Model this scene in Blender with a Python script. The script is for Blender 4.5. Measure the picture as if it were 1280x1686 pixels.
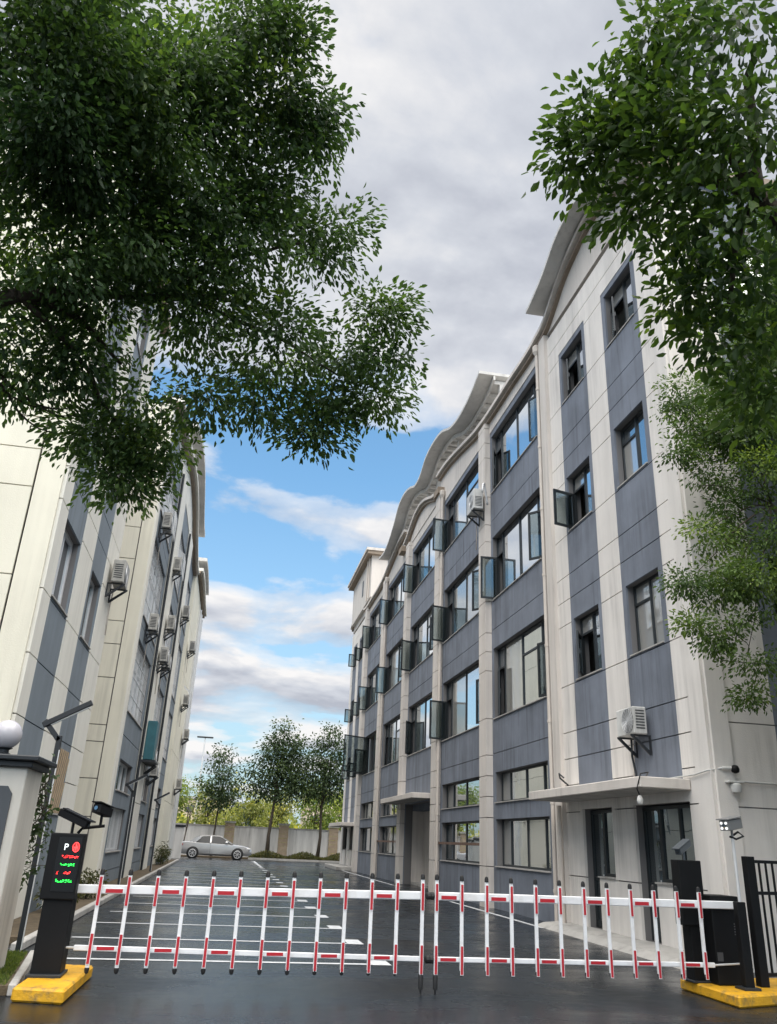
import bpy, bmesh, math, random
import numpy as np
from mathutils import Vector, Matrix
random.seed(7); RNG = np.random.default_rng(11)
for o in list(bpy.data.objects): bpy.data.objects.remove(o)
scene = bpy.context.scene
COL = scene.collection

# ------------------------------------------------------------------ camera, sky, sun, exposure
CAM_POS = Vector((0, 0, 1.6)); FPX = 1310.0; CX, CY = 640.0, 843.0
_Z = Vector((140.0, -3143.0, FPX)).normalized()
_Y = Vector((-274.0, 534.0, FPX)); _Y = (_Y - _Z * _Y.dot(_Z)).normalized()
_X = _Y.cross(_Z)
def ray(px, py):
    c = Vector((px - CX, py - CY, FPX))
    return Vector((_X.dot(c), _Y.dot(c), _Z.dot(c)))
def at_range(px, py, r): return CAM_POS + ray(px, py).normalized() * r
def at_y(px, py, y):
    d = ray(px, py); return CAM_POS + d * (y / d.y)
cam = bpy.data.cameras.new('camera'); cam_o = bpy.data.objects.new('camera', cam); COL.objects.link(cam_o)
cam.sensor_fit = 'VERTICAL'; cam.sensor_height = 36; cam.sensor_width = 36
cam.lens = FPX / 1686 * 36; cam.clip_end = 3000; cam.clip_start = 0.05
right = Vector((_X.x, _Y.x, _Z.x)); down = Vector((_X.y, _Y.y, _Z.y)); fwd = Vector((_X.z, _Y.z, _Z.z))
m = Matrix((right, -down, -fwd)).transposed().to_4x4(); m.translation = CAM_POS
cam_o.matrix_world = m
scene.camera = cam_o

SUN_AZ, SUN_EL = math.radians(186), math.radians(70)      # clockwise from +Y
S = Vector((math.sin(SUN_AZ) * math.cos(SUN_EL), math.cos(SUN_AZ) * math.cos(SUN_EL), math.sin(SUN_EL)))
sl = bpy.data.lights.new('sun', 'SUN'); sl.energy = 2.0; sl.angle = math.radians(95); sl.color = (1, .95, .88)
so = bpy.data.objects.new('sun', sl); COL.objects.link(so)
so.rotation_euler = (-S).to_track_quat('-Z', 'Y').to_euler()

world = bpy.data.worlds.new('World'); scene.world = world; world.use_nodes = True
wn = world.node_tree; wn.nodes.clear()
class NT:
    def __init__(s, t): s.t = t
    def n(s, typ, **kw):
        nd = s.t.nodes.new(typ)
        for k, v in kw.items():
            if k.startswith('_'):
                nd.inputs[int(k[1:])].default_value = v
            else: setattr(nd, k, v)
        return nd
    def l(s, a, b): s.t.links.new(a, b)
    def math(s, op, a, b=None, c=None, clamp=False):
        nd = s.t.nodes.new('ShaderNodeMath'); nd.operation = op; nd.use_clamp = clamp
        for i, v in enumerate((a, b, c)):
            if v is None: continue
            if isinstance(v, (int, float)): nd.inputs[i].default_value = v
            else: s.l(v, nd.inputs[i])
        return nd.outputs[0]
    def mix(s, fac, a, b, blend='MIX'):
        nd = s.t.nodes.new('ShaderNodeMix'); nd.data_type = 'RGBA'; nd.blend_type = blend
        for i, v in ((0, fac), (6, a), (7, b)):
            if isinstance(v, (int, float)): nd.inputs[i].default_value = v
            elif isinstance(v, tuple): nd.inputs[i].default_value = (*v[:3], 1)
            else: s.l(v, nd.inputs[i])
        return nd.outputs[2]
    def ramp(s, fac, stops, interp='LINEAR'):
        nd = s.t.nodes.new('ShaderNodeValToRGB'); nd.color_ramp.interpolation = interp
        e = nd.color_ramp.elements
        while len(e) < len(stops): e.new(0.5)
        for k, (p, c) in enumerate(stops):
            e[k].position = p; e[k].color = (c, c, c, 1) if isinstance(c, (int, float)) else (*c, 1)
        s.l(fac, nd.inputs[0]); return nd.outputs[0]
    def noise(s, vec, scale, detail=4, rough=.5, dist=0, lac=2.0):
        nd = s.t.nodes.new('ShaderNodeTexNoise'); nd.inputs['Scale'].default_value = scale
        nd.inputs['Detail'].default_value = detail; nd.inputs['Roughness'].default_value = rough
        nd.inputs['Distortion'].default_value = dist; nd.inputs['Lacunarity'].default_value = lac
        if vec is not None: s.l(vec, nd.inputs['Vector'])
        return nd.outputs[0]
    def mapping(s, vec, scale=(1, 1, 1), loc=(0, 0, 0), rot=(0, 0, 0)):
        nd = s.t.nodes.new('ShaderNodeMapping'); nd.inputs[1].default_value = loc
        nd.inputs[2].default_value = rot; nd.inputs[3].default_value = scale
        s.l(vec, nd.inputs[0]); return nd.outputs[0]
W = NT(wn)
SKY_STRENGTH = 0.063; CLOUD = .262
sky = W.n('ShaderNodeTexSky', sky_type='NISHITA', sun_disc=False, sun_elevation=SUN_EL, sun_rotation=SUN_AZ)
sky.air_density = 1.0; sky.dust_density = 0.6; sky.ozone_density = 0.7
tc = W.n('ShaderNodeTexCoord')
sep = W.n('ShaderNodeSeparateXYZ'); W.l(tc.outputs['Generated'], sep.inputs[0])
dz = W.math('MAXIMUM', sep.outputs[2], 0.0)
den = W.math('ADD', dz, 0.16)
comb = W.n('ShaderNodeCombineXYZ')
W.l(W.math('DIVIDE', sep.outputs[0], den), comb.inputs[0]); W.l(W.math('DIVIDE', sep.outputs[1], den), comb.inputs[1])
pv = comb.outputs[0]
def dens_at(vec):
    n1 = W.noise(W.mapping(vec, loc=(SEED[0], SEED[1], 0)), 1.9, 11, .52, .15)
    n2 = W.noise(W.mapping(vec, loc=(8.3, 5.1, 2)), 0.55, 2, .5)
    return W.math('ADD', W.math('MULTIPLY', n1, .82), W.math('MULTIPLY', n2, .18))
SEED = (0.7, 7.3)
dn = dens_at(pv)
up_ = W.n('ShaderNodeVectorMath', operation='SCALE'); W.l(pv, up_.inputs[0]); up_.inputs['Scale'].default_value = .965
dn_up = dens_at(up_.outputs[0])
cov = W.ramp(dz, [(0, .48), (.06, .54), (.13, .60), (.20, .57), (.27, .60), (.315, .47), (.37, .555), (.415, .45), (.47, .47), (.55, .70), (.64, .84), (.80, .76), (1, .74)])
dens = W.math('ADD', dn, W.math('SUBTRACT', cov, 1.0))
mask = W.ramp(W.math('MULTIPLY', dens, 6.5), [(.0, 0), (.28, .5), (.8, 1)], 'EASE')
n4 = W.noise(W.mapping(pv, loc=(1.1, 9.78, .2)), .9, 8, .5)
thick = W.ramp(W.math('MULTIPLY', dens, 3.2), [(.05, 0), (.9, 1)])
lit = W.math('ADD', W.math('MULTIPLY', W.math('SUBTRACT', dn, dn_up), 5.0), W.math('SUBTRACT', W.math('SUBTRACT', 1.74, W.math('MULTIPLY', n4, 1.9)), W.math('MULTIPLY', thick, .52)))
kk = 1 / SKY_STRENGTH
ccol = W.ramp(lit, [(.15, (.50, .53, .61)), (.52, (.69, .72, .785)), (.95, (1.0, .985, .98))])
sc = W.n('ShaderNodeVectorMath', operation='SCALE'); W.l(ccol, sc.inputs[0]); sc.inputs['Scale'].default_value = CLOUD * kk
haze_f = W.ramp(dz, [(0, .9), (.10, .65), (.28, .18), (.42, 0)])
skyc = W.mix(haze_f, W.mix(1.0, sky.outputs[0], (.72, .98, 1.0), 'MULTIPLY'), tuple(.185 * kk * v for v in (.74, .87, 1.0)))
fin = W.mix(mask, skyc, sc.outputs[0])
bg = W.n('ShaderNodeBackground'); W.l(fin, bg.inputs[0]); bg.inputs[1].default_value = SKY_STRENGTH
wo = W.n('ShaderNodeOutputWorld'); W.l(bg.outputs[0], wo.inputs[0])

scene.view_settings.view_transform = 'Standard'; scene.view_settings.look = 'None'
scene.view_settings.exposure = 1.88; scene.view_settings.gamma = 1; scene.view_settings.use_curve_mapping = False
scene.render.engine = 'CYCLES'
scene.cycles.max_bounces = 8; scene.cycles.transparent_max_bounces = 8
scene.render.resolution_x = 777; scene.render.resolution_y = 1024

# ------------------------------------------------------------------ materials
MATS = {}
def mat(name, col, rough=.7, metal=0.0, var=0.0, vscale=1.5, bump=0.0, bscale=60, streak=0.0, spec=.5, emit=None, dirt=None):
    if name in MATS: return MATS[name]
    mm = bpy.data.materials.new(name); mm.use_nodes = True; t = NT(mm.node_tree); b = mm.node_tree.nodes['Principled BSDF']
    b.inputs['Roughness'].default_value = rough; b.inputs['Metallic'].default_value = metal
    b.inputs['Specular IOR Level'].default_value = spec
    c = None
    geo = t.n('ShaderNodeNewGeometry'); pos = geo.outputs['Position']
    if var:
        n = t.noise(pos, vscale, 5, .6)
        f = t.ramp(n, [(.3, 1 - var), (.7, 1 + var * .6)])
        c = t.mix(1.0, tuple(col), f, 'MULTIPLY')
    if streak:
        sv = t.mapping(pos, (1.5, 1.5, .16)); n = t.noise(sv, 1.3, 5, .55)
        f = t.ramp(n, [(.30, 1 - streak), (.62, 1.0)])
        c = t.mix(1.0, c if c else tuple(col), f, 'MULTIPLY')
        patch = t.ramp(t.noise(pos, .55, 3, .5), [(.42, 0), (.62, 1)])
        n = t.noise(t.mapping(pos, (6.5, 6.5, .30)), 1.0, 4, .6); f2 = t.ramp(n, [(.36, 1.0), (.52, 0)])
        f3 = t.math('SUBTRACT', 1.0, t.math('MULTIPLY', t.math('MULTIPLY', f2, patch), min(.3, streak * 1.3)))
        c = t.mix(1.0, c, f3, 'MULTIPLY')
    if dirt:
        n = t.noise(pos, dirt[1], 6, .65); f = t.ramp(n, [(.52, 0), (.68, dirt[2])])
        c = t.mix(f, c if c else tuple(col), dirt[0])
    if c: t.l(c, b.inputs['Base Color'])
    else: b.inputs['Base Color'].default_value = (*col, 1)
    if bump:
        n = t.noise(pos, bscale, 4, .6); bp = t.n('ShaderNodeBump'); bp.inputs['Strength'].default_value = bump
        bp.inputs['Distance'].default_value = .02; t.l(n, bp.inputs['Height']); t.l(bp.outputs[0], b.inputs['Normal'])
    if emit:
        b.inputs['Emission Color'].default_value = (*emit[0], 1); b.inputs['Emission Strength'].default_value = emit[1]
    MATS[name] = mm; return mm

white_r = mat('warm_white_stucco', (.79, .755, .715), .85, var=.06, vscale=.7, bump=.18, bscale=45, streak=.17)
white_p = mat('beige_stucco', (.67, .625, .58), .85, var=.06, vscale=.8, bump=.15, bscale=45, streak=.13)
gray_r = mat('slate_grey_stucco', (.195, .220, .268), .8, var=.17, vscale=1.3, bump=.15, bscale=45, streak=.24)
gray_l = mat('pale_slate_stucco', (.205, .243, .280), .8, var=.10, vscale=1.0, bump=.15, bscale=45, streak=.12)
cream = mat('cream_stucco', (.80, .77, .65), .85, var=.05, vscale=.7, bump=.18, bscale=45, streak=.10)
cream_w = mat('pale_cream_stucco', (.78, .765, .70), .85, var=.04, vscale=.7, bump=.15, bscale=45, streak=.08)
joint_m = mat('joint_grey', (.17, .165, .165), .9)  # plain grey of the backing wall in panel joints and reveals
trim_m = mat('cornice_brown_paint', (.30, .24, .185), .8, var=.08, vscale=3, streak=.15)
crown_m = mat('crown_white_paint', (.60, .59, .57), .75, var=.08, vscale=1.5, streak=.12)
frame_m = mat('dark_aluminium', (.030, .036, .040), .42, .25, var=.15, vscale=4)
frame_l = mat('silver_aluminium', (.62, .63, .64), .4, .15)
inside_m = mat('dim_room', (.32, .31, .29), .9, var=.3, vscale=.8)
pipe_m = mat('beige_pipe_plastic', (.66, .60, .54), .55, var=.06, vscale=2, streak=.12)
white_paint = mat('white_gate_paint', (.80, .81, .83), .38, var=.04, vscale=5, dirt=((.55, .53, .50), 6, .3))
red_tape = mat('red_reflective_tape', (.46, .018, .03), .4, var=.12, vscale=20)
black_rub = mat('black_rubber', (.012, .012, .013), .6)
black_met = mat('black_powder_coat', (.0055, .006, .007), .55, .0, var=.25, vscale=3, bump=.05, bscale=200, spec=.22)
dark_met = mat('charcoal_metal', (.022, .026, .031), .5, .1, var=.15, vscale=3)
yellow_p = mat('yellow_kerb_paint', (.68, .36, .012), .6, var=.14, vscale=5, bump=.4, bscale=30, dirt=((.16, .12, .06), 7, .75))
concrete = mat('pale_concrete', (.42, .41, .39), .9, var=.16, vscale=2.5, bump=.3, bscale=40, dirt=((.16, .15, .14), 2.2, .6))
ac_white = mat('ac_white_casing', (.62, .62, .60), .5, var=.10, vscale=6, streak=.2)
ac_dark = mat('ac_dark_grille', (.05, .052, .055), .6)
rust_m = mat('rusty_bar', (.16, .10, .075), .8, var=.3, vscale=8)
brick_m = mat('tan_brick', (.42, .33, .24), .9, var=.2, vscale=3, bump=.3, bscale=50)
wall_w = mat('weathered_white_wall', (.80, .785, .76), .9, var=.06, vscale=.6, streak=.35)
mark_m = mat('road_marking_paint', (.54, .56, .58), .6, var=.08, vscale=3, dirt=((.16, .17, .18), 5, .45))
bark_m = mat('tree_bark', (.075, .060, .045), .95, var=.35, vscale=14, bump=.8, bscale=35)
bark_p = mat('pale_painted_trunk', (.16, .22, .24), .9, var=.2, vscale=5)
soil_m = mat('bed_soil', (.10, .075, .045), .95, var=.4, vscale=6, bump=.8, bscale=20)
glass_lamp = mat('opal_glass', (.50, .49, .53), .2, spec=.6)

def glass_mat(name, tint, dark, base):
    mm = bpy.data.materials.new(name); mm.use_nodes = True; t = NT(mm.node_tree); b = mm.node_tree.nodes['Principled BSDF']
    out = mm.node_tree.nodes['Material Output']
    b.inputs['Base Color'].default_value = (*dark, 1); b.inputs['Roughness'].default_value = .3; b.inputs['Specular IOR Level'].default_value = .3
    g = t.n('ShaderNodeBsdfGlossy'); g.inputs['Color'].default_value = (*tint, 1); g.inputs['Roughness'].default_value = .015
    geo = t.n('ShaderNodeNewGeometry'); n = t.noise(geo.outputs['Position'], 1.1, 2, .4)
    bp = t.n('ShaderNodeBump'); bp.inputs['Strength'].default_value = .05; bp.inputs['Distance'].default_value = .05
    t.l(n, bp.inputs['Height']); t.l(bp.outputs[0], g.inputs['Normal'])
    lw = t.n('ShaderNodeLayerWeight'); lw.inputs[0].default_value = .35
    f = t.math('ADD', t.math('MULTIPLY', lw.outputs['Fresnel'], .4), base, clamp=True)
    mx = t.n('ShaderNodeMixShader'); t.l(f, mx.inputs[0]); t.l(b.outputs[0], mx.inputs[1]); t.l(g.outputs[0], mx.inputs[2])
    t.l(mx.outputs[0], out.inputs[0]); MATS[name] = mm; return mm
glass_r = glass_mat('reflective_glass', (.90, .94, .97), (.03, .036, .04), .72)
glass_k = glass_mat('curtained_glass', (.88, .92, .94), (.42, .41, .38), .45)
glass_b = glass_mat('bare_glass', (.80, .86, .88), (.02, .024, .026), .55)
glass_d = glass_mat('dark_glass', (.50, .57, .60), (.015, .018, .02), .45)

def clear_glass(name):
    mm = bpy.data.materials.new(name); mm.use_nodes = True; t = NT(mm.node_tree); out = mm.node_tree.nodes['Material Output']
    tr = t.n('ShaderNodeBsdfTransparent'); tr.inputs[0].default_value = (.70, .75, .75, 1)
    g = t.n('ShaderNodeBsdfGlossy'); g.inputs['Color'].default_value = (.8, .85, .88, 1); g.inputs['Roughness'].default_value = .03
    lw = t.n('ShaderNodeLayerWeight'); lw.inputs[0].default_value = .3
    f = t.math('ADD', t.math('MULTIPLY', lw.outputs['Fresnel'], .6), .12, clamp=True)
    mx = t.n('ShaderNodeMixShader'); t.l(f, mx.inputs[0]); t.l(tr.outputs[0], mx.inputs[1]); t.l(g.outputs[0], mx.inputs[2]); t.l(mx.outputs[0], out.inputs[0]); return mm
glass_c = clear_glass('sash_glass')
def asphalt_mat():
    mm = bpy.data.materials.new('damp_asphalt'); mm.use_nodes = True; t = NT(mm.node_tree); b = mm.node_tree.nodes['Principled BSDF']
    geo = t.n('ShaderNodeNewGeometry'); pos = geo.outputs['Position']
    big = t.noise(t.mapping(pos, (.30, .75, 1)), 1.0, 8, .66, .5)
    mid = t.noise(pos, 3.0, 5, .6); fine = t.noise(pos, 110, 3, .7)
    wet = t.ramp(big, [(.40, 0), (.62, 1)])
    sepp = t.n('ShaderNodeSeparateXYZ'); t.l(pos, sepp.inputs[0])
    trk = t.math('ABSOLUTE', t.math('SUBTRACT', t.math('ABSOLUTE', t.math('SUBTRACT', t.math('ADD', sepp.outputs[0], t.math('MULTIPLY', t.noise(t.mapping(pos, (.05, .08, 1)), 1, 2), 1.2)), 4.9)), .8))
    trk = t.ramp(trk, [(.10, .72), (.30, 1.0)])
    c = t.mix(1.0, t.mix(wet, (.015, .0195, .025), (.007, .010, .014)), trk, 'MULTIPLY')
    stone = t.n('ShaderNodeTexVoronoi'); stone.inputs['Scale'].default_value = 55; t.l(pos, stone.inputs['Vector'])
    c = t.mix(1.0, c, t.ramp(stone.outputs['Distance'], [(.1, 1.5), (.6, .75)]), 'MULTIPLY')
    c = t.mix(1.0, c, t.ramp(mid, [(.3, .75), (.7, 1.25)]), 'MULTIPLY')
    c = t.mix(1.0, c, t.ramp(fine, [(.25, .55), (.75, 1.6)]), 'MULTIPLY')
    t.l(c, b.inputs['Base Color'])
    r = t.math('ADD', t.ramp(big, [(.36, .40), (.60, .12)]), t.math('MULTIPLY', t.math('SUBTRACT', mid, .5), .25))
    t.l(r, b.inputs['Roughness']); b.inputs['Specular IOR Level'].default_value = .32
    bp = t.n('ShaderNodeBump'); bp.inputs['Strength'].default_value = .35; bp.inputs['Distance'].default_value = .006
    t.l(fine, bp.inputs['Height']); t.l(bp.outputs[0], b.inputs['Normal']); return mm
asphalt = asphalt_mat()

def leaf_mat(name, dark, light, trans=.35, rough=.46):
    mm = bpy.data.materials.new(name); mm.use_nodes = True; t = NT(mm.node_tree); b = mm.node_tree.nodes['Principled BSDF']
    out = mm.node_tree.nodes['Material Output']
    a = t.n('ShaderNodeAttribute', attribute_name='tint')
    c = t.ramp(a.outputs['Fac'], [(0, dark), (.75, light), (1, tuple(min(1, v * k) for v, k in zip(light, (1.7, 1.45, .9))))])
    t.l(c, b.inputs['Base Color']); b.inputs['Roughness'].default_value = rough; b.inputs['Specular IOR Level'].default_value = .28
    tr = t.n('ShaderNodeBsdfTranslucent'); t.l(t.mix(1.0, c, (1.5, 1.6, .7), 'MULTIPLY'), tr.inputs[0])
    mx = t.n('ShaderNodeMixShader'); mx.inputs[0].default_value = trans
    t.l(b.outputs[0], mx.inputs[1]); t.l(tr.outputs[0], mx.inputs[2]); t.l(mx.outputs[0], out.inputs[0]); return mm
leaf_dark = leaf_mat('camphor_leaf', (.031, .062, .029), (.080, .138, .048), .40)
leaf_right = leaf_mat('large_leaf', (.028, .058, .022), (.075, .130, .034), .40)
leaf_mid = leaf_mat('small_leaf', (.040, .076, .026), (.125, .195, .055))
leaf_far = leaf_mat('courtyard_leaf', (.026, .048, .024), (.075, .115, .050), .3)
leaf_yel = leaf_mat('sunlit_yellow_leaf', (.15, .18, .05), (.36, .36, .12), .4)  # sunlight on the trees beyond the wall is mixed into this yellow
leaf_grn = leaf_mat('sunlit_green_leaf', (.09, .15, .03), (.26, .31, .08), .4)  # green lightened in the colour itself to stand for sun on far foliage
leaf_hedge = leaf_mat('hedge_leaf', (.035, .05, .018), (.11, .11, .04), .25)

# ------------------------------------------------------------------ mesh helpers
class MB:
    def __init__(s): s.v = []; s.f = []
    def add(s, vs, fs):
        k = len(s.v); s.v += [tuple(p) for p in vs]; s.f += [tuple(i + k for i in q) for q in fs]; return s
    def box(s, x0, x1, y0, y1, z0, z1, f=None):
        p = [(x, y, z) for x in (x0, x1) for y in (y0, y1) for z in (z0, z1)]
        if f: p = [f(*q) for q in p]
        return s.add(p, [(0, 1, 3, 2), (4, 6, 7, 5), (0, 4, 5, 1), (2, 3, 7, 6), (0, 2, 6, 4), (1, 5, 7, 3)])
    def bar(s, a, b, w, h, up=(0, 0, 1)):
        a = Vector(a); b = Vector(b); d = (b - a).normalized(); u = Vector(up)
        sd = d.cross(u)
        if sd.length < 1e-4: sd = d.cross(Vector((1, 0, 0)))
        sd.normalize(); u = sd.cross(d); p = []
        for q in (a, b):
            for i, j in ((-1, -1), (1, -1), (1, 1), (-1, 1)): p.append(q + sd * i * w / 2 + u * j * h / 2)
        return s.add(p, [(0, 1, 2, 3), (7, 6, 5, 4), (0, 4, 5, 1), (1, 5, 6, 2), (2, 6, 7, 3), (3, 7, 4, 0)])
    def tube(s, pts, r, n=8, cap=True):
        pts = [Vector(p) for p in pts]
        rs = r if isinstance(r, (list, tuple)) else [r] * len(pts); base = len(s.v); ref = None
        for i, p in enumerate(pts):
            d = (pts[min(i + 1, len(pts) - 1)] - pts[max(i - 1, 0)])
            d = d.normalized() if d.length > 1e-9 else Vector((0, 0, 1))
            if ref is None: ref = d.orthogonal().normalized()
            ref = (ref - d * ref.dot(d)); ref = ref.normalized() if ref.length > 1e-6 else d.orthogonal().normalized()
            bi = d.cross(ref)
            for k in range(n):
                t = 2 * math.pi * k / n; s.v.append(tuple(p + (ref * math.cos(t) + bi * math.sin(t)) * rs[i]))
        for i in range(len(pts) - 1):
            for k in range(n):
                a = base + i * n + k; b = base + i * n + (k + 1) % n; s.f.append((a, b, b + n, a + n))
        if cap:
            s.f.append(tuple(base + k for k in range(n))[::-1]); e = base + (len(pts) - 1) * n; s.f.append(tuple(e + k for k in range(n)))
        return s
    def lathe(s, prof, c=(0, 0, 0), n=20, axis='z'):
        base = len(s.v)
        for r, z in prof:
            for k in range(n):
                t = 2 * math.pi * k / n; a, b = r * math.cos(t), r * math.sin(t)
                p = (a, b, z) if axis == 'z' else ((z, a, b) if axis == 'x' else (a, z, b))
                s.v.append((p[0] + c[0], p[1] + c[1], p[2] + c[2]))
        for i in range(len(prof) - 1):
            for k in range(n):
                a = base + i * n + k; b = base + i * n + (k + 1) % n; s.f.append((a, b, b + n, a + n))
        s.f.append(tuple(base + k for k in range(n))); e = base + (len(prof) - 1) * n; s.f.append(tuple(e + k for k in range(n)))
        return s
    def build(s, name, m, parent=None, bevel=0, smooth=False, label=None, seg=1):
        c = np.array(s.v).mean(axis=0) if s.v else np.zeros(3)
        me = bpy.data.meshes.new(name); me.from_pydata([tuple(np.array(p) - c) for p in s.v], [], s.f)
        bm = bmesh.new(); bm.from_mesh(me)
        bmesh.ops.recalc_face_normals(bm, faces=bm.faces)
        if bevel:
            bmesh.ops.bevel(bm, geom=[e for e in bm.edges if e.calc_length() > bevel * 2.2], offset=bevel, segments=seg, affect='EDGES', profile=.6)
        bm.to_mesh(me); bm.free()
        if smooth:
            me.polygons.foreach_set('use_smooth', [True] * len(me.polygons))
            if smooth == 'angle': me.set_sharp_from_angle(angle=math.radians(35))
        me.materials.append(m)
        return link(name, me, tuple(c), parent, label)
WORLD_LOC = {}
def link(name, me, loc, parent=None, label=None):
    o = bpy.data.objects.new(name, me); COL.objects.link(o)
    WORLD_LOC[o.name] = Vector(loc)
    if parent is not None:
        o.parent = parent; o.location = Vector(loc) - WORLD_LOC[parent.name]
    else: o.location = loc
    if label: o['label'] = label
    return o
def thing(name, label, cat, loc=(0, 0, 0), group=None):
    o = bpy.data.objects.new(name, None); COL.objects.link(o); o.location = loc; o.empty_display_size = .2
    WORLD_LOC[o.name] = Vector(loc); return tag(o, label, cat, group)
def tag(o, label, cat, group=None, kind=None):
    o['label'] = label; o['category'] = cat
    if group: o['group'] = group
    if kind: o['kind'] = kind
    return o
def struct(o): o['kind'] = 'structure'; return o

# ------------------------------------------------------------------ ground
g = MB(); g.add([(-400, -60, 0), (400, -60, 0), (400, 700, 0), (-400, 700, 0)], [(0, 1, 2, 3)])
ground = struct(g.build('ground', asphalt))
Y0 = 12.75
for k in range(22):                                        # parking bay lines with a T-end dash
    y = Y0 + 2.42 * k
    if y > 64: break
    mk = MB().add([(-2.2, y - .06, .004), (2.295, y - .06, .004), (2.295, y + .06, .004), (-2.2, y + .06, .004)], [(0, 1, 2, 3)])
    mk.build('parking_line', mark_m, ground)
    mk = MB().add([(2.297, y - .075, .004), (2.57, y - .075, .004), (2.57, y + .6, .004), (2.297, y + .6, .004)], [(0, 1, 2, 3)])
    mk.build('parking_line', mark_m, ground)
MB().add([(2.42, 52, .0045), (2.54, 52, .0045), (2.54, 64, .0045), (2.42, 64, .0045)], [(0, 1, 2, 3)]).build('parking_line', mark_m, ground)
for a, b in ((18.9, 26.9), (36, 53)):
    MB().add([(7.2, a, .004), (7.32, a, .004), (7.32, b, .004), (7.2, b, .004)], [(0, 1, 2, 3)]).build('edge_line', mark_m, ground)

# ------------------------------------------------------------------ facade machinery
GAP = .022
def face_right(X): return lambda u, v, w: (X - w, u, v)
def face_left(X): return lambda u, v, w: (X + w, u, v)
def face_south(Y): return lambda u, v, w: (u, Y - w, v)
def column(bld, f, u0, u1, v0, v1, joints, openings, m, w=.04, back=-.32, panel='wall_panel'):
    """one vertical strip of wall: a backing wall with real openings, and panels parted by recessed joints"""
    js = sorted(j for j in joints if v0 + .1 < j < v1 - .1)
    ops = [o for o in openings if o[0] < u1 and o[1] > u0]
    def rects(a, b):
        br = sorted({a, b, *[min(max(o[2], a), b) for o in ops], *[min(max(o[3], a), b) for o in ops]})
        out = []
        for p, q in zip(br[:-1], br[1:]):
            if q - p < 1e-4: continue
            mid = (p + q) / 2; cur = u0
            for o in sorted(ops):
                if o[2] < mid < o[3]:
                    if o[0] - cur > .004: out.append((cur, o[0], p, q))
                    cur = max(cur, o[1])
            if u1 - cur > .004: out.append((cur, u1, p, q))
        return out
    bk = MB()
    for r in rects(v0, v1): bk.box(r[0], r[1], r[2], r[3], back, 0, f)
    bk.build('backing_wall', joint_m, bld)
    ed = [v0] + js + [v1]
    for a, b in zip(ed[:-1], ed[1:]):
        a2 = a + (GAP / 2 if a != v0 else 0); b2 = b - (GAP / 2 if b != v1 else 0)
        p = MB()
        for r in rects(a2, b2): p.box(r[0], r[1], r[2], r[3], .0005, w, f)
        if p.v: p.build(panel, m, bld)

def window(bld, f, u0, u1, v0, v1, cols, rng, depth=-.16, fm=None, gm=None, transom=.66, tr_cols=(), sashes=(), fw=.055, sill=True, reveal=None):
    """frame with mullions, panes and open casements as sub-parts; cols = relative widths from u0 to u1;
    sashes = (column, hinge 'lo'/'hi', degrees)"""
    fm = fm or frame_m; gm = gm or glass_r
    fr = MB(); d0, d1 = depth - .03, depth + .035
    fr.box(u0, u1, v0, v0 + fw, d0, d1, f); fr.box(u0, u1, v1 - fw, v1, d0, d1, f)
    fr.box(u0, u0 + fw, v0 + fw, v1 - fw, d0, d1, f); fr.box(u1 - fw, u1, v0 + fw, v1 - fw, d0, d1, f)
    tot = sum(cols); edges = [u0]
    for c in cols: edges.append(edges[-1] + (u1 - u0) * c / tot)
    for e in edges[1:-1]: fr.box(e - fw / 2, e + fw / 2, v0 + fw, v1 - fw, d0, d1, f)
    vt = v0 + (v1 - v0) * transom
    for c in tr_cols: fr.box(edges[c] + fw / 2 + .002, edges[c + 1] - fw / 2 - .002, vt - fw / 2, vt + fw / 2, d0 + .004, d1 - .004, f)
    if reveal: pass
    win = fr.build('window', fm, bld)
    opened = {s[0]: s for s in sashes}
    for c in range(len(cols)):
        a, b = edges[c] + fw / 2, edges[c + 1] - fw / 2
        parts = [(v0 + fw, vt - fw / 2), (vt + fw / 2, v1 - fw)] if c in tr_cols else [(v0 + fw, v1 - fw)]
        for k, (p, q) in enumerate(parts):
            if c in opened and k == 0:
                _, hinge, deg = opened[c]; deg = max(8, min(95, deg + rng.uniform(-15, 12))); t = math.radians(deg); wd = (b - a)
                h = a if hinge == 'lo' else b; sg = 1 if hinge == 'lo' else -1
                def sf(x, y, z, h=h, sg=sg, t=t):          # x along the leaf from hinge, z across its thickness
                    return f(h + sg * (x * math.cos(t) - z * math.sin(t)), y, d1 + .01 + x * math.sin(t) + z * math.cos(t))
                s = MB(); sw = .065
                s.box(0, wd, p, p + sw, -.02, .02, sf); s.box(0, wd, q - sw, q, -.02, .02, sf)
                s.box(0, sw, p + sw, q - sw, -.02, .02, sf); s.box(wd - sw, wd, p + sw, q - sw, -.02, .02, sf)
                s.box(wd - .04, wd - .02, (p + q) / 2 - .06, (p + q) / 2 + .06, -.05, -.021, sf)
                s.build('sash', fm, win)
                MB().box(sw, wd - sw, p + sw, q - sw, -.004, .004, sf).build('pane', glass_c, win)
            else:
                tl = rng.uniform(-.006, .006)
                pts = [f(a, p, depth - tl), f(b, p, depth + tl), f(b, q, depth + tl * .4), f(a, q, depth - tl * .7)]
                pts2 = [f(a, p, depth - tl - .012), f(b, p, depth + tl - .012), f(b, q, depth + tl * .4 - .012), f(a, q, depth - tl * .7 - .012)]
                MB().add(pts + pts2, [(0, 1, 2, 3), (7, 6, 5, 4), (0, 4, 5, 1), (1, 5, 6, 2), (2, 6, 7, 3), (3, 7, 4, 0)]).build('pane', rng.choice((glass_r, glass_r, glass_r, glass_r, glass_k, glass_b)) if gm is glass_r else gm, win)
    if sill: MB().box(u0 + .002, u1 - .002, v0 - .03, v0 - .001, d1 + .002, .075, f).build('sill', concrete, win)
    return win
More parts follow.
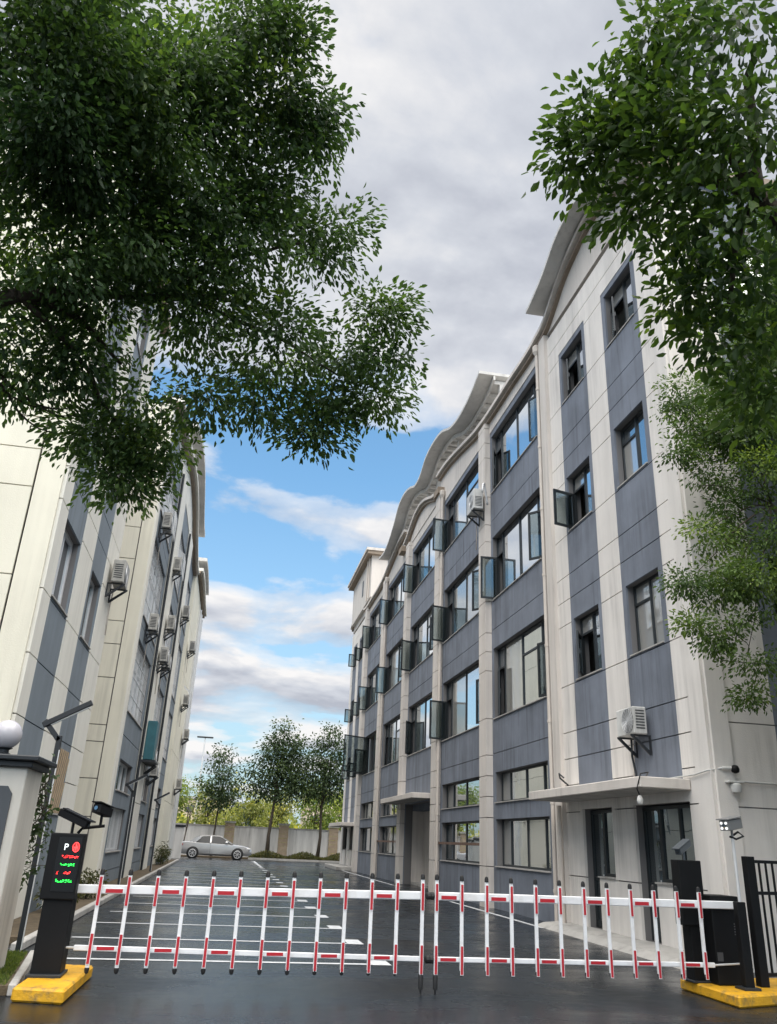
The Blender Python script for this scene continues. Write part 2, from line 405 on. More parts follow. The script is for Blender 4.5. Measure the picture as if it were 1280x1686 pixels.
def sweep(f, path, w0, w1, h0, h1):
    """a moulding following a curve (u, v) on the facade"""
    s = MB(); k = len(path); vs = []
    for u, v in path: vs += [f(u, v + h0, w0), f(u, v + h0, w1), f(u, v + h1, w1), f(u, v + h1, w0)]
    fs = [(0, 1, 2, 3), (4 * k - 1, 4 * k - 2, 4 * k - 3, 4 * k - 4)]
    for i in range(k - 1):
        a = 4 * i; b = a + 4
        for j in range(4): fs.append((a + j, b + j, b + (j + 1) % 4, a + (j + 1) % 4))
    return s.add(vs, fs)
def interp(pts, n=60, u0=None, u1=None):
    us = np.array([p[0] for p in pts]); vs = np.array([p[1] for p in pts])
    t = np.linspace(us[0] if u0 is None else u0, us[-1] if u1 is None else u1, n)
    # smooth cubic (Catmull-Rom style) through points
    m_ = np.gradient(vs, us); out = []
    for x in t:
        i = min(max(np.searchsorted(us, x) - 1, 0), len(us) - 2); h = us[i + 1] - us[i]; s = (x - us[i]) / h
        out.append((float(x), float((1 + 2 * s) * (1 - s) ** 2 * vs[i] + s * (1 - s) ** 2 * h * m_[i] + s * s * (3 - 2 * s) * vs[i + 1] + s * s * (s - 1) * h * m_[i + 1])))
    return out
def parapet(f, path, base, w0, w1):
    s = MB(); vs = []; k = len(path)
    for u, v in path: vs += [f(u, base, w0), f(u, base, w1), f(u, v, w1), f(u, v, w0)]
    fs = [(0, 1, 2, 3), (4 * k - 1, 4 * k - 2, 4 * k - 3, 4 * k - 4)]
    for i in range(k - 1):
        a = 4 * i; b = a + 4
        for j in range(4): fs.append((a + j, b + j, b + (j + 1) % 4, a + (j + 1) % 4))
    return s.add(vs, fs)

# ------------------------------------------------------------------ building on the right
rw = random.Random(3)
RB = thing('office_building', 'four storey white and slate grey office block with open casements and wavy crown', 'building', (8, 12.75, 0))
XR = 8.0; FR = face_right(XR); FS = face_south(12.75)
J = [1.10, 2.45, 3.05, 3.65, 4.26, 5.37, 6.88, 7.5, 8.13, 9.2, 10.7, 11.33, 11.96, 13.02, 14.55, 15.15, 15.75]
MID = 35.4
def mir(y): return 2 * MID - y
SILL = (5.43, 9.27, 13.06); SH = 1.5
# body behind the facade, and the roof
MB().box(XR + 1.6, XR + 14, 12.75 + 1.6, 58.0, 0, 16.0).build('core', inside_m, RB)
MB().box(XR + .02, XR + 14, 12.8, 58.0, 16.02, 16.3).build('roof', concrete, RB)
for z in (4.4, 8.4, 12.3):
    MB().box(XR + .33, XR + 1.59, 13.1, 57.7, z, z + .15).build('floor_slab', inside_m, RB)
# near pavilion: strips from the corner
def pavilion(flip):
    g_ = (lambda a, b: (a, b)) if not flip else (lambda a, b: (mir(b), mir(a)))
    W1 = g_(13.72, 15.33); W2 = g_(16.5, 18.1)
    ops1 = [(*g_(13.85, 15.25), s, s + SH) for s in SILL]; ops2 = [(*g_(16.62, 18.05), s, s + SH) for s in SILL]
    gd = [(*g_(13.5, 15.6), .12, 2.5), (*g_(16.56, 18.05), .12, 2.5)]
    if True:
        column(RB, FR, *g_(12.75, 13.22), 0, 15.75, [], gd, white_r, .06); column(RB, FR, *g_(13.22, 13.65), 0, 15.75, J, gd, white_r, .06)
        column(RB, FR, *g_(13.65, 15.41), 2.75, 14.72, [4.26, 3.65, 5.37, 8.13, 7.5, 9.2, 11.33, 11.96, 13.02], ops1, gray_r, .05); column(RB, FR, *g_(13.65, 15.41), 14.72, 15.75, [15.15], [], white_r, .06)
        column(RB, FR, *g_(13.65, 15.41), 0, 2.75, [1.1], gd, white_r, .06)
        column(RB, FR, *g_(15.41, 16.43), 0, 15.75, J, gd, white_r, .06)
        column(RB, FR, *g_(16.43, 18.18), 2.75, 14.72, [4.26, 3.65, 5.37, 8.13, 7.5, 9.2, 11.33, 11.96, 13.02], ops2, gray_r, .05); column(RB, FR, *g_(16.43, 18.18), 14.72, 15.75, [15.15], [], white_r, .06)
        column(RB, FR, *g_(16.43, 18.18), 0, 2.75, [1.1], gd, white_r, .06)
        column(RB, FR, *g_(18.18, 18.97), 0, 15.75, J, gd, white_r, .06)
        column(RB, FR, *g_(18.97, 19.42), 0, 15.95, [], [], white_p, .16)
        # gray top lining over the highest windows
    for i, s in enumerate(SILL):
        for k, o in enumerate((ops1[i], ops2[i])):
            if flip: window(RB, FR, *o, (1, 1), rw, tr_cols=(0, 1), sashes=((1, 'hi', 70),) if (i + k) % 2 else ((0, 'hi', 75),))
            else:
                sa = ()
                if k == 1 and i == 1: sa = ((1, 'hi', 72),)
                elif k == 1 and i == 2: sa = ((1, 'hi', 16),)
                elif k == 1 and i == 0: sa = ((1, 'hi', 22),)
                elif k == 0 and i == 2: sa = ((1, 'hi', 20),)
                window(RB, FR, *o, (1, 1), rw, tr_cols=(1,), transom=.72, sashes=sa)
    # ground floor: door beside a window in one opening
    for o, split in ((gd[0], 14.95), (gd[1], 17.4)):
        sp = split if not flip else mir(split); u0, u1 = o[0], o[1]
        dl, dh = (sp, u1) if not flip else (u0, sp); wl, wh = (u0, sp) if not flip else (sp, u1)
        d = MB(); fw = .06
        d.box(dl, dl + fw, .14, 2.47, -.2, -.13, FR); d.box(dh - fw, dh, .14, 2.47, -.2, -.13, FR); d.box(dl + fw, dh - fw, 2.4, 2.47, -.2, -.13, FR)
        d.box(dl + fw, dh - fw, .14, .28, -.19, -.14, FR); d.box(dl + fw, dh - fw, 1.05, 1.12, -.19, -.14, FR)
        dr = d.build('door', frame_m, RB)
        MB().box(dl + fw, dh - fw, .281, 1.049, -.17, -.16, FR).build('pane', glass_d, dr)
        MB().box(dl + fw, dh - fw, 1.121, 2.399, -.17, -.16, FR).build('pane', glass_d, dr)
        hx = wl if abs(wl - sp) < 1e-3 else wh
        MB().tube([FR(sp + (.09 if not flip else -.09), 1.0, -.11), FR(sp + (.09 if not flip else -.09), 1.18, -.11)], .012, 6).build('handle', frame_l, dr)
        window(RB, FR, wl + .002, wh - .002, 1.15, 2.47, (1, 1) if wh - wl > 1 else (1,), rw, depth=-.16, gm=glass_d, sill=True)
        b = MB(); b.box(wl + .002, wh - .002, .12, 1.115, -.3, .03, FR); b.build('wall_panel', white_r, RB)
        MB().box(wl + .002, wh - .002, 1.118, 1.119, -.3, .03, FR)
pavilion(False); pavilion(True)
# regular bays
PN = [24.65, 31.15, 37.55, 44.05, 50.5]; PF = [p + .75 for p in PN]
bay = [(19.42, 24.65), (25.4, 31.15), (31.9, 37.55), (38.3, 44.05), (44.8, 50.5)]
S2 = (5.35, 9.2, 13.1)
bay_jo = [4.3, 8.2, 12.05]
patterns = {
 (0, 0): ((0, 'lo', 26), (3, 'hi', 22)), (0, 1): ((0, 'lo', 40), (3, 'hi', 82)), (0, 2): ((0, 'lo', 20), (3, 'hi', 18)),
 (1, 0): ((0, 'lo', 24), (3, 'hi', 80)), (1, 1): ((0, 'lo', 30), (3, 'hi', 80)), (1, 2): ((3, 'hi', 78),),
 (2, 0): ((0, 'lo', 22), (3, 'hi', 30)), (2, 1): ((0, 'lo', 36), (3, 'hi', 76)), (2, 2): ((3, 'hi', 80),),
 (3, 0): ((3, 'hi', 20),), (3, 1): ((0, 'lo', 28), (3, 'hi', 74)), (3, 2): ((3, 'hi', 82),),
 (4, 0): ((3, 'hi', 84), (2, 'hi', 60)), (4, 1): ((3, 'hi', 76),), (4, 2): ((3, 'hi', 84), (0, 'lo', 30))}
for b, (a0, a1) in enumerate(bay):
    near = a0 + (.6 if b == 0 else .12); far = a1 - .14
    ops = [(near, far, s, s + 2.22) for s in S2]
    if b != 2: ops += [(near + .1, far - .1, 1.13, 2.4), (near + .1, far - .1, 2.88, 3.74)]
    else: ops += [(a0 + .05, a1 - .05, 0, 3.25)]
    column(RB, FR, a0, a1, 0, 15.52, bay_jo, ops, gray_r, .03)
    column(RB, FR, a0, a1, 15.53, 15.95, [], [], white_p, .05)
    for i, s in enumerate(S2):
        tcs = (0, 3) if (b + i) % 3 else (0, 1, 3)
        window(RB, FR, near, far, s, s + 2.22, (.58, 1.5, 1.5, .58), rw, depth=-.17, transom=.70, tr_cols=tcs, sashes=patterns[(b, i)])
    if b != 2:
        lo = window(RB, FR, near + .1, far - .1, 1.13, 2.4, (.7, 1.2, 1.2, .7), rw, depth=-.2)
        window(RB, FR, near + .1, far - .1, 2.88, 3.74, (.7, 1.2, 1.2, .7), rw, depth=-.2)
        if b in (1, 3): MB().box(near - .1, far + .1, 1.66, 1.74, .035, .10, FR).build('security_bar', rust_m, RB)
# pilasters between bays
for p in PN:
    column(RB, FR, p, p + .75, 0, 15.95, J[2:] + [1.1, 2.45], [], white_p, .24, back=-.32)
# entrance recess in the middle bay
a0, a1 = bay[2][0] + .05, bay[2][1] - .05
e = MB(); e.box(a0, a1, 0, .1, -1.3, -.33, FR); e.build('entrance_floor', concrete, RB)
MB().box(a0, a1, 3.0, 3.25, -1.3, -.33, FR).build('entrance_ceiling', gray_r, RB)
for (u0_, u1_, m_, nm) in ((a0, 32.9, white_p, 'wall_panel'), (36.4, a1, white_p, 'wall_panel')):
    MB().box(u0_, u1_, .1, 3.0, -1.25, -.85, FR).build(nm, m_, RB)
sh = MB(); sh.box(32.9, 35.2, 2.62, 3.0, -1.25, -.80, FR); shut = sh.build('roller_shutter', pipe_m, RB)
for k in range(24):
    z = .11 + k * .104
    MB().box(32.93, 35.17, z, z + .095, -.95, -.90 + (.012 if k % 2 else 0), FR).build('slat', white_p, shut)
dd = MB(); dd.box(35.2, 36.4, .1, 3.0, -1.2, -.92, FR).build('door', gray_r, RB)
MB().box(a1 + .001, a1 + .04, 0, 3.2, -1.3, -.33, FR).build('wall_panel', white_p, RB)
# canopies
def canopy(y0, y1, x0, z0, z1, name='canopy'):
    c = MB(); c.box(x0, XR - .07, y0, y1, z0, z1).build('canopy', white_p, RB, bevel=.012)
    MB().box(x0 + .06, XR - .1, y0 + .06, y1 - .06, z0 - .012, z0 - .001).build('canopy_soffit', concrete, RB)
canopy(13.4, 18.9, 6.98, 2.68, 2.86); canopy(32.2, 39.0, 7.1, 3.3, 3.5); canopy(51.6, 57.5, 7.0, 2.5, 2.7)
MB().add([(7.15, 12.8, .0), (7.99, 12.8, .0), (7.99, 19.6, .0), (7.3, 19.6, .0), (7.35, 12.95, .09), (7.99, 12.95, .13), (7.99, 19.4, .13), (7.45, 19.4, .09)],
         [(0, 1, 5, 4), (1, 2, 6, 5), (2, 3, 7, 6), (3, 0, 4, 7), (4, 5, 6, 7)]).build('doorstep', concrete, RB)
MB().box(6.9, 7.96, 51.5, 57.6, 0, .22).build('doorstep', concrete, RB, bevel=.02)
# cornice following the wave
cpts = [(12.75, 16.3), (13.4, 16.6), (14.3, 17.12), (15.6, 17.36), (16.6, 17.2), (17.5, 16.92), (18.2, 16.52), (18.75, 16.22), (19.5, 16.1), (22, 16.1), (24.8, 16.14), (26.0, 16.25), (27.4, 16.5), (28.8, 16.75), (30.2, 16.95), (31.9, 17.05)]
cp1 = interp(cpts, 110)
arch = interp([(32.0, 16.2), (32.6, 16.34), (33.5, 16.64), (34.5, 16.9), (35.4, 16.98), (36.3, 16.9), (37.2, 16.64), (38.1, 16.34), (38.7, 16.2)], 40)
cp3 = [(mir(u), v) for u, v in cp1][::-1]
for path, dw in ((cp1, 0), (arch, .04), (cp3, 0)):
    parapet(FR, path, 15.951, -.3, .045 + dw).build('parapet', white_p, RB)
    sweep(FR, path, -.28, .17 + dw, -.17, -.09).build('cornice', trim_m, RB)
    sweep(FR, path, -.28, .13 + dw, -.088, -.03).build('cornice', trim_m, RB)
    sweep(FR, path, -.28, .27 + dw, -.028, .10).build('cornice', white_p, RB)
for p in (31.15, 39.0):
    MB().box(p - .02, p + .8, 15.96, 16.25, -.1, .34, FR).build('pilaster_cap', trim_m, RB)
# wavy crown slab on posts and slats
def crown(pts, lo, name='roof_crown', deep=1.75, x0=.7, n=60):
    path = interp(pts, n); sl_ = sweep(FR, path, x0 - deep, x0, -.11, 0).build('roof_crown', crown_m, RB, smooth='angle')
    sweep(FR, path, x0 - .62, x0 - .55, -.30, -.141).build('crown_beam', crown_m, RB)
    sweep(FR, path, x0 - 1.55, x0 - 1.45, -.30, -.141).build('crown_beam', crown_m, RB)
    us = np.arange(pts[0][0] + .25, pts[-1][0], .62)
    vv = dict(path)
    pu = np.array([p[0] for p in path]); pvv = np.array([p[1] for p in path])
    for k, u in enumerate(us):
        z = float(np.interp(u, pu, pvv))
        MB().box(u - .07, u + .07, z - .29, z - .15, x0 - 1.44, x0 - .63, FR).build('crown_slat', crown_m, RB)
        if k % 3 == 0:
            MB().box(u - .09, u + .09, lo, z - .30, x0 - 1.02, x0 - .84, FR).build('crown_post', crown_m, RB)
            MB().box(u - .09, u + .09, lo, z - .30, x0 - 1.6, x0 - 1.42, FR).build('crown_post', crown_m, RB)
crown([(12.4, 16.75), (13.2, 16.9), (14.3, 17.35), (15.6, 17.62), (16.6, 17.5), (17.5, 17.1), (18.3, 16.86), (18.97, 16.74)], 16.1, x0=.7)
crown([(23.8, 17.62), (24.7, 17.38), (26, 17.24), (27.7, 17.42), (29.4, 18.05), (30.9, 18.25), (32.3, 18.18), (33.4, 17.78), (34.4, 17.75), (35.6, 18.14), (37.2, 18.44), (38.5, 18.3), (39.6, 17.75), (41, 17.25), (42.3, 17.05), (44, 17.2)], 16.3, x0=.7, n=120)
# stair penthouse at the far end
t0, t1 = 48.9, 57.6
MB().box(7.72, 11.8, t0 + .35, t1 - .2, 16.35, 19.2).build('penthouse', white_p, RB)
MB().box(7.36, 12.1, t0, t1 + .15, 19.2, 19.42).build('penthouse_eave', trim_m, RB)
MB().box(7.28, 12.2, t0 - .08, t1 + .22, 19.422, 19.6).build('penthouse_eave', white_p, RB)
for k in (52.4,):
    MB().box(7.70, 7.719, k, k + .5, 17.3, 18.4).build('penthouse_window', frame_m, RB)
for k in (49.9, 50.6): MB().tube([(7.66, k, 16.4), (7.66, k, 19.19)], .05, 8).build('downpipe', pipe_m, RB)
# south end wall
JS = [2.4, 2.8, 3.78, 4.85, 7.3, 8.0, 9.2, 11.0, 12.6, 14.2]
sops = [(9.6, 11.0, s, s + SH) for s in SILL]
column(RB, FS, 8.0, 8.34, 0, 16.2, [], [], white_r, .06)
column(RB, FS, 8.34, 9.25, 0, 16.2, JS, [], white_r, .02)
column(RB, FS, 9.25, 11.3, 0, 3.0, JS, [], white_r, .02)
column(RB, FS, 9.25, 11.3, 3.0, 16.2, JS, sops, gray_r, .02)
column(RB, FS, 11.3, 16, 0, 16.2, JS, [], white_r, .02)
column(RB, FS, 16, 22, 0, 16.2, JS, [], white_r, .02)
for s in SILL: window(RB, FS, 9.6, 11.0, s, s + SH, (1, 1), rw, tr_cols=(1,))
MB().box(7.72, 22, 12.45, 12.72, 16.21, 16.42).build('cornice', trim_m, RB)
# downpipes
def downpipe(y, w, z0, z1, hopper=True):
    p = MB(); p.tube([FR(y, z0, w), FR(y, z1, w)], .055, 10)
    z = z0 + .6
    while z < z1: p.tube([FR(y, z, w), FR(y, z + .07, w)], .068, 10); z += 1.95
    o = p.build('downpipe', pipe_m, RB, smooth='angle')
    if hopper: MB().lathe([(.06, 0), (.12, .12), (.13, .3), (.1, .34)], FR(y, z1 - .02, w), 10).build('hopper', pipe_m, o)
downpipe(19.55, .16, .1, 15.6)
downpipe(18.99, .24, .1, 2.6, False)
for p in (31.15, 44.05): downpipe(p - .12, .16, .1, 15.7)

# ------------------------------------------------------------------ building on the left
LB = thing('office_building', 'cream and pale grey office block with barred windows and many air conditioners', 'building', (-2.75, 14, 0))
XA, XB = -3.55, -2.75
KL = 1.27
def grow(f): return lambda u, v, w: tuple(np.array(f(u, v, w)) * KL + np.array([0, 0, 1.6 * (1 - KL)]))
def gp(p): return (p[0] * KL, p[1] * KL, 1.6 + (p[2] - 1.6) * KL)
FA = face_left(XA); FB = grow(face_left(XB)); FC = grow(face_left(-2.58))
MB().box(-16, XA - 1.6, 15.7, 27.5, 0, 15.5).build('core', inside_m, LB)
MB().box(-16, -5.0, 28.2, 58.3, 0, 16.0).build('core', inside_m, LB)
MB().box(-16, -3.95, 27.1, 58.3, 16.08, 16.4).build('roof', concrete, LB)
MB().box(-16, XA - .33, 14.4, 21.3, 15.62, 15.8).build('roof', concrete, LB)
k_ = XA / XB
JL = [1.2, 2.55, 3.3, 4.3, 5.42, 7.1, 7.75, 8.4, 9.3, 10.9, 11.5, 12.2, 13.2, 14.8]
WL = (5.5, 9.3, 13.1)
column(LB, FA, 14.07, 14.69, 0, 15.6, JL, [], cream_w, .06)
o1 = [(14.74, 16.3, s, s + 1.5) for s in WL]; o2 = [(17.98, 19.3, s, s + 1.5) for s in WL]
lat = [(17.85, 19.3, 1.9, 3.15)]
column(LB, FA, 14.69, 16.38, 0, 15.6, [3.3, 4.3, 5.42, 7.75, 8.4, 9.3, 11.5, 12.2, 13.2], o1, gray_l, .04)
column(LB, FA, 16.38, 17.72, 0, 15.6, JL, [], cream_w, .06)
column(LB, FA, 17.72, 19.38, 0, 15.6, [3.3, 4.3, 5.42, 7.75, 8.4, 9.3, 11.5, 12.2, 13.2], o2 + lat, gray_l, .04)
column(LB, FA, 19.38, 20.98, 0, 15.6, JL, [], cream_w, .06)
for o in o1 + o2: window(LB, FA, *o, (1, 1), rw, depth=-.14, fm=frame_l, fw=.07)
lw_ = window(LB, FA, 17.85, 19.3, 1.9, 3.15, (1, 1), rw, depth=-.2, fm=frame_l, gm=glass_d)
ladder = MB()
for k in range(-2, 8):
    ua, ub = 17.85 + k * .2, 17.85 + k * .2 + .5; za, zb_ = 1.9, 3.15
    if ua < 17.85: za += (17.85 - ua) * 2.5; ua = 17.85
    if ub > 19.3: zb_ -= (ub - 19.3) * 2.5; ub = 19.3
    if ub > ua: ladder.bar(FA(ua, za, .05), FA(ub, zb_, .05), .05, .02, (1, 0, 0))
ladder.build('lattice', mat('tan_slat_paint', (.34, .26, .17), .8, var=.2, vscale=5), lw_)
# south end of the left block
FLS = face_south(14.07)
JLS = [1.5, 3.1, 4.45, 5.6, 7.25, 8.0, 8.65, 9.8, 11.2, 12.6, 14]
column(LB, FLS, -4.0, -3.55, 0, 15.6, [], [], cream, .06)
column(LB, FLS, -7.2, -4.04, 0, 15.6, JLS, [], cream, .05)
column(LB, FLS, -16, -7.24, 0, 15.6, JLS, [], cream, .05)
MB().box(-16, -3.2, 13.7, 14.05, 15.61, 15.9).build('cornice', trim_m, LB)
sweep(FA, [(13.8, 15.61), (21.4, 15.61)], -.3, .3, 0, .28).build('cornice', trim_m, LB)
# projecting stair block: south face, then the bays
FPS = grow(face_south(20.98))
JP = [1.24, 1.9, 2.75, 3.6, 4.0, 5.15, 6.0, 6.6, 8.3, 9.2, 10.4, 11.6]
column(LB, FPS, -3.55, -3.085, 0, 13.0, JP, [], cream, .03)
column(LB, FPS, -3.055, -2.75, 0, 13.0, [], [], cream, .05)
column(LB, FB, 20.94, 21.35, 0, 13.0, [], [], cream_w, .05)
LZ = ((3.9, 6.32), (6.95, 9.2), (10.0, 12.02))
bays_l = [(21.35, 25.6), (27.2, 31.5), (33.1, 37.2)]
for b, (a0, a1) in enumerate(bays_l):
    ops = [(a0 + .1, a1 - .3, max(z0, 4.45), z1) for z0, z1 in LZ] + [(a0 + .3, a1 - .9, 2.57, 3.3), (a0 + .3, a1 - .9, 1.14, 2.16)]
    column(LB, FB, a0, a1, 0, 13.0, [3.85, 6.7, 9.6, .7], ops, gray_l, .04)
    for z0, z1 in LZ:
        z0 = max(z0, 4.45)
        wv = window(LB, FB, a0 + .1, a1 - .3, z0, z1, (1, 1.2, 1.2, 1), rw, depth=-.14, fm=frame_l, tr_cols=(0, 1, 2, 3), transom=.68)
        gr = MB(); n = 15
        for k in range(n):
            u = a0 + .16 + (a1 - a0 - .52) * k / (n - 1); gr.bar(FB(u, z0 + .02, -.02), FB(u, z1 - .02, -.02), .018, .018)
        for q in (.25, .5, .75): gr.bar(FB(a0 + .12, z0 + (z1 - z0) * q, -.015), FB(a1 - .32, z0 + (z1 - z0) * q, -.015), .02, .02)
        gr.build('window_grille', frame_l, wv)
    window(LB, FB, a0 + .3, a1 - .9, 2.57, 3.3, (1, 1, 1), rw, depth=-.14, fm=frame_l)
    sv = window(LB, FB, a0 + .3, a1 - .9, 1.14, 2.16, (1, 1, 1), rw, depth=-.14, fm=frame_l, gm=glass_d)
    gr = MB()
    for k in range(16): gr.bar(FB(a0 + .35 + k * (a1 - a0 - 1.3) / 15, 1.15, -.05), FB(a0 + .35 + k * (a1 - a0 - 1.3) / 15, 2.15, -.05), .02, .02)
    gr.build('window_grille', frame_l, sv)
for a0, a1 in ((25.6, 27.2), (31.5, 33.1)):
    column(LB, FB, a0, a1, 0, 13.0, [2.4, 3.7, 6.4, 9.3], [], cream_w, .16)
    pp = MB().tube([FB(a0 - .14, .1, .12), FB(a0 - .14, 12.9, .12)], .05, 8); pp.build('downpipe', dark_met, LB, smooth='angle')
column(LB, FC, 37.2, 42.6, .6, 13.2, [2.9, 5.0, 8.4, 10.6], [], cream, .03)
column(LB, FC, 37.2, 42.6, 0, .6, [], [], gray_l, .05)
column(LB, grow(face_south(37.2)), -2.75, -2.58, 0, 13.2, [], [], cream, .02)
column(LB, FC, 42.6, 46.0, 0, 13.2, [2.9, 5.0, 8.4, 10.6], [], cream_w, .05)
for y in (42.9, 43.9, 45.0): MB().tube([FC(y, .1, .14), FC(y, 12.8, .14)], .05, 8).build('downpipe', frame_l, LB, smooth='angle')
lc = interp([(20.9, 13.2), (24, 13.5), (26.5, 14.0), (29, 14.3), (31.5, 14.1), (34, 13.4), (36, 13.1), (37.3, 13.1)], 50)
parapet(FB, lc, 13.001, -.3, .06).build('parapet', cream_w, LB)
sweep(FB, lc, -.28, .20, -.16, -.05).build('cornice', trim_m, LB); sweep(FB, lc, -.28, .30, -.048, .09).build('cornice', cream_w, LB)
lc2 = interp([(37.3, 13.3), (39, 13.5), (41, 13.5), (43, 13.35), (46, 13.3)], 30)
sweep(FC, lc2, -.28, .20, -.16, -.05).build('cornice', trim_m, LB); sweep(FC, lc2, -.28, .30, -.048, .09).build('cornice', cream_w, LB)
def crown_l(f, pts, w1):
    path = interp(pts, 40); sweep(f, path, w1 - 1.6, w1, -.16, 0).build('roof_crown', crown_m, LB, smooth='angle')
    for u, v in path[2::9]: MB().box(u - .09, u + .09, 13.05, v - .161, w1 - .9, w1 - .7, f).build('crown_post', crown_m, LB)
crown_l(FB, [(24, 14.2), (26, 14.7), (28, 15.05), (29.6, 15.1), (31.5, 14.75), (33.3, 14.3), (34.9, 14.25)], .48)
crown_l(FC, [(37.4, 13.95), (39, 14.1), (41, 14.1), (43.2, 13.9)], .40)

# ------------------------------------------------------------------ air conditioners
def ac_unit(loc, face, label, group='air conditioners on the facades', w=.72, h=.50, d=.26, m=None, cage=False):
    """loc = world point on the wall at the unit's middle bottom; face = +1 (wall on the left, looks to +x) or -1"""
    x, y, z = loc; s = face; m = m or ac_white
    t = thing('air_conditioner', label, 'air conditioner', loc, group)
    xa, xb = x + s * .09, x + s * (.09 + d)
    MB().box(min(xa, xb), max(xa, xb), y - w / 2, y + w / 2, z, z + h).build('casing', m, t, bevel=.018)
    gl = MB(); xf = xb + s * .002
    for k in range(9):
        r = .022 + k * .026; n = 18
        gl.tube([(xf + s * .012, y - .12 + r * math.cos(2 * math.pi * i / n), z + h / 2 + r * math.sin(2 * math.pi * i / n)) for i in range(n + 1)], .0045, 4, False)
    for i in range(8):
        a = math.pi * i / 8; gl.tube([(xf + s * .008, y - .12 + .24 * math.cos(a), z + h / 2 + .24 * math.sin(a)), (xf + s * .008, y - .12 - .24 * math.cos(a), z + h / 2 - .24 * math.sin(a))], .005, 4)
    gl.build('fan_grille', frame_l, t)
    MB().lathe([(.235, 0), (.235, .004)], (xf - (.002 if s > 0 else .002), y - .12, z + h / 2), 24, 'x').build('fan', ac_dark, t)
    lv = MB()
    for k in range(7): lv.box(min(xa, xb) + .05, max(xa, xb) - .05, y - w / 2 - .006, y - w / 2 - .001, z + .1 + k * .055, z + .125 + k * .055)
    lv.build('side_louvre', ac_dark, t)
    for q in (-.28, .28):
        bk = MB(); bk.add([(x, y + q - .016, z - .38), (x + s * .035, y + q - .016, z - .38), (xb + s * .04, y + q - .016, z - .035), (xb + s * .04, y + q - .016, z - .005), (x, y + q - .016, z - .005)]
                        + [(x, y + q + .016, z - .38), (x + s * .035, y + q + .016, z - .38), (xb + s * .04, y + q + .016, z - .035), (xb + s * .04, y + q + .016, z - .005), (x, y + q + .016, z - .005)]
                        + [(x + s * .035, y + q - .016, z - .30), (xb - s * .04, y + q - .016, z - .035), (x + s * .035, y + q - .016, z - .035), (x + s * .035, y + q + .016, z - .30), (xb - s * .04, y + q + .016, z - .035), (x + s * .035, y + q + .016, z - .035)],
                        [(0, 1, 10, 12, 4), (1, 2, 11, 10), (2, 3, 4, 12, 11), (5, 9, 15, 13, 6), (6, 13, 14, 7), (7, 14, 15, 9, 8), (0, 5, 6, 1), (1, 6, 7, 2), (2, 7, 8, 3), (3, 8, 9, 4), (4, 9, 5, 0), (10, 13, 15, 12), (10, 11, 14, 13), (11, 12, 15, 14)])
        bk.build('bracket', dark_met, t)
    hs = MB(); hs.tube([(xa, y + w * .4, z + .12), (x + s * .05, y + w * .62, z + .02), (x + s * .03, y + w * .58, z - .5), (x + s * .035, y + w * .66, z - 1.15)], .016, 6); hs.build('drain_hose', pipe_m, t, smooth=True)
    if cage:
        cg = MB()
        for k in range(6):
            yy = y - .5 + k * .2; cg.bar((x + s * .02, yy, z + h + .5), (x + s * .5, yy, z + h + .1), .015, .015); cg.bar((x + s * .5, yy, z + h + .1), (x + s * .5, yy, z - .2), .015, .015)
        for zz in (z - .2, z + .15, z + h + .1): cg.bar((x + s * .5, y - .5, zz), (x + s * .5, y + .5, zz), .015, .015)
        cg.build('cage', frame_l, t)
    return t
ac_grim = mat('ac_grimy_casing', (.44, .43, .40), .6, var=.2, vscale=7, streak=.35)
a1 = ac_unit((7.76, 25.0, 12.5), -1, 'white air conditioner high on the grey bay beside a coiled duct, below the wavy crown', d=.34, w=.9, h=.75)
hz = MB(); hz.tube([(7.7 - .25 * math.sin(t * .35), 24.3 - .25 * t * .3, 12.9 + .55 * math.sin(t) - .1 * t) for t in np.linspace(-.8, 2.6, 14)], .035, 6); hz.build('hose', frame_l, a1, smooth=True)
a2 = ac_unit((7.93, 14.95, 3.75), -1, 'white air conditioner on a bracket just above the entrance canopy of the near corner', d=.28, w=.72, h=.52)
hz = MB(); hz.tube([(7.75, 15.1, 3.7), (7.8, 15.22, 3.4), (7.84, 15.2, 3.1), (7.8, 15.05, 2.88)], .022, 6); hz.build('hose', dark_met, a2, smooth=True)
lab = 'white air conditioner on the cream block, '
for loc, txt, cage in [((-3.49, 20.2, 7.3), 'tucked in a corner just below the leaves', False),
    ((-2.7, 20.6 + 1.4, 9.55), 'topmost one, caged, right under the leaves', True), ((-2.66, 26.4, 9.7), 'caged, between two upper grey bays', True),
    ((-2.7, 22.6, 6.75), 'under the nearest barred upper window', False), ((-2.6, 26.6, 7.75), 'upper of two on the first white pilaster', False),
    ((-2.6, 25.9, 6.55), 'lower of two on the first white pilaster', False), ((-2.7, 28.2, 6.8), 'just past the first white pilaster, mid height', False),
    ((-2.6, 32.2, 9.6), 'high on the second white pilaster', False), ((-2.5, 37.6, 9.4), 'high at the start of its far end', False),
    ((-2.5, 38.2, 7.05), 'caged, at mid height of its far end', True), ((-2.5, 42.3, 6.0), 'at the outer edge of its far end', False),
    ((-2.6, 26.9, 3.55), 'low, beside the teal panel', False), ((-2.66, 29.0, 3.35), 'low, just beyond the teal panel', False),
    ((-2.5, 41.6, 3.6), 'lowest one, at the far end', False)]:
    ac_unit(gp(loc) if loc[0] > -3.4 else loc, 1, lab + txt, cage=cage, m=ac_grim, w=.82, h=.58, d=.30)
tp = thing('wall_panel_box', 'tall teal panel on a shelf bracket between barred windows of the cream block', 'panel', gp((-2.55, 26.2, 3.6)))
q0, q1 = gp((-2.58, 25.7, 3.62)), gp((-2.30, 26.4, 4.75))
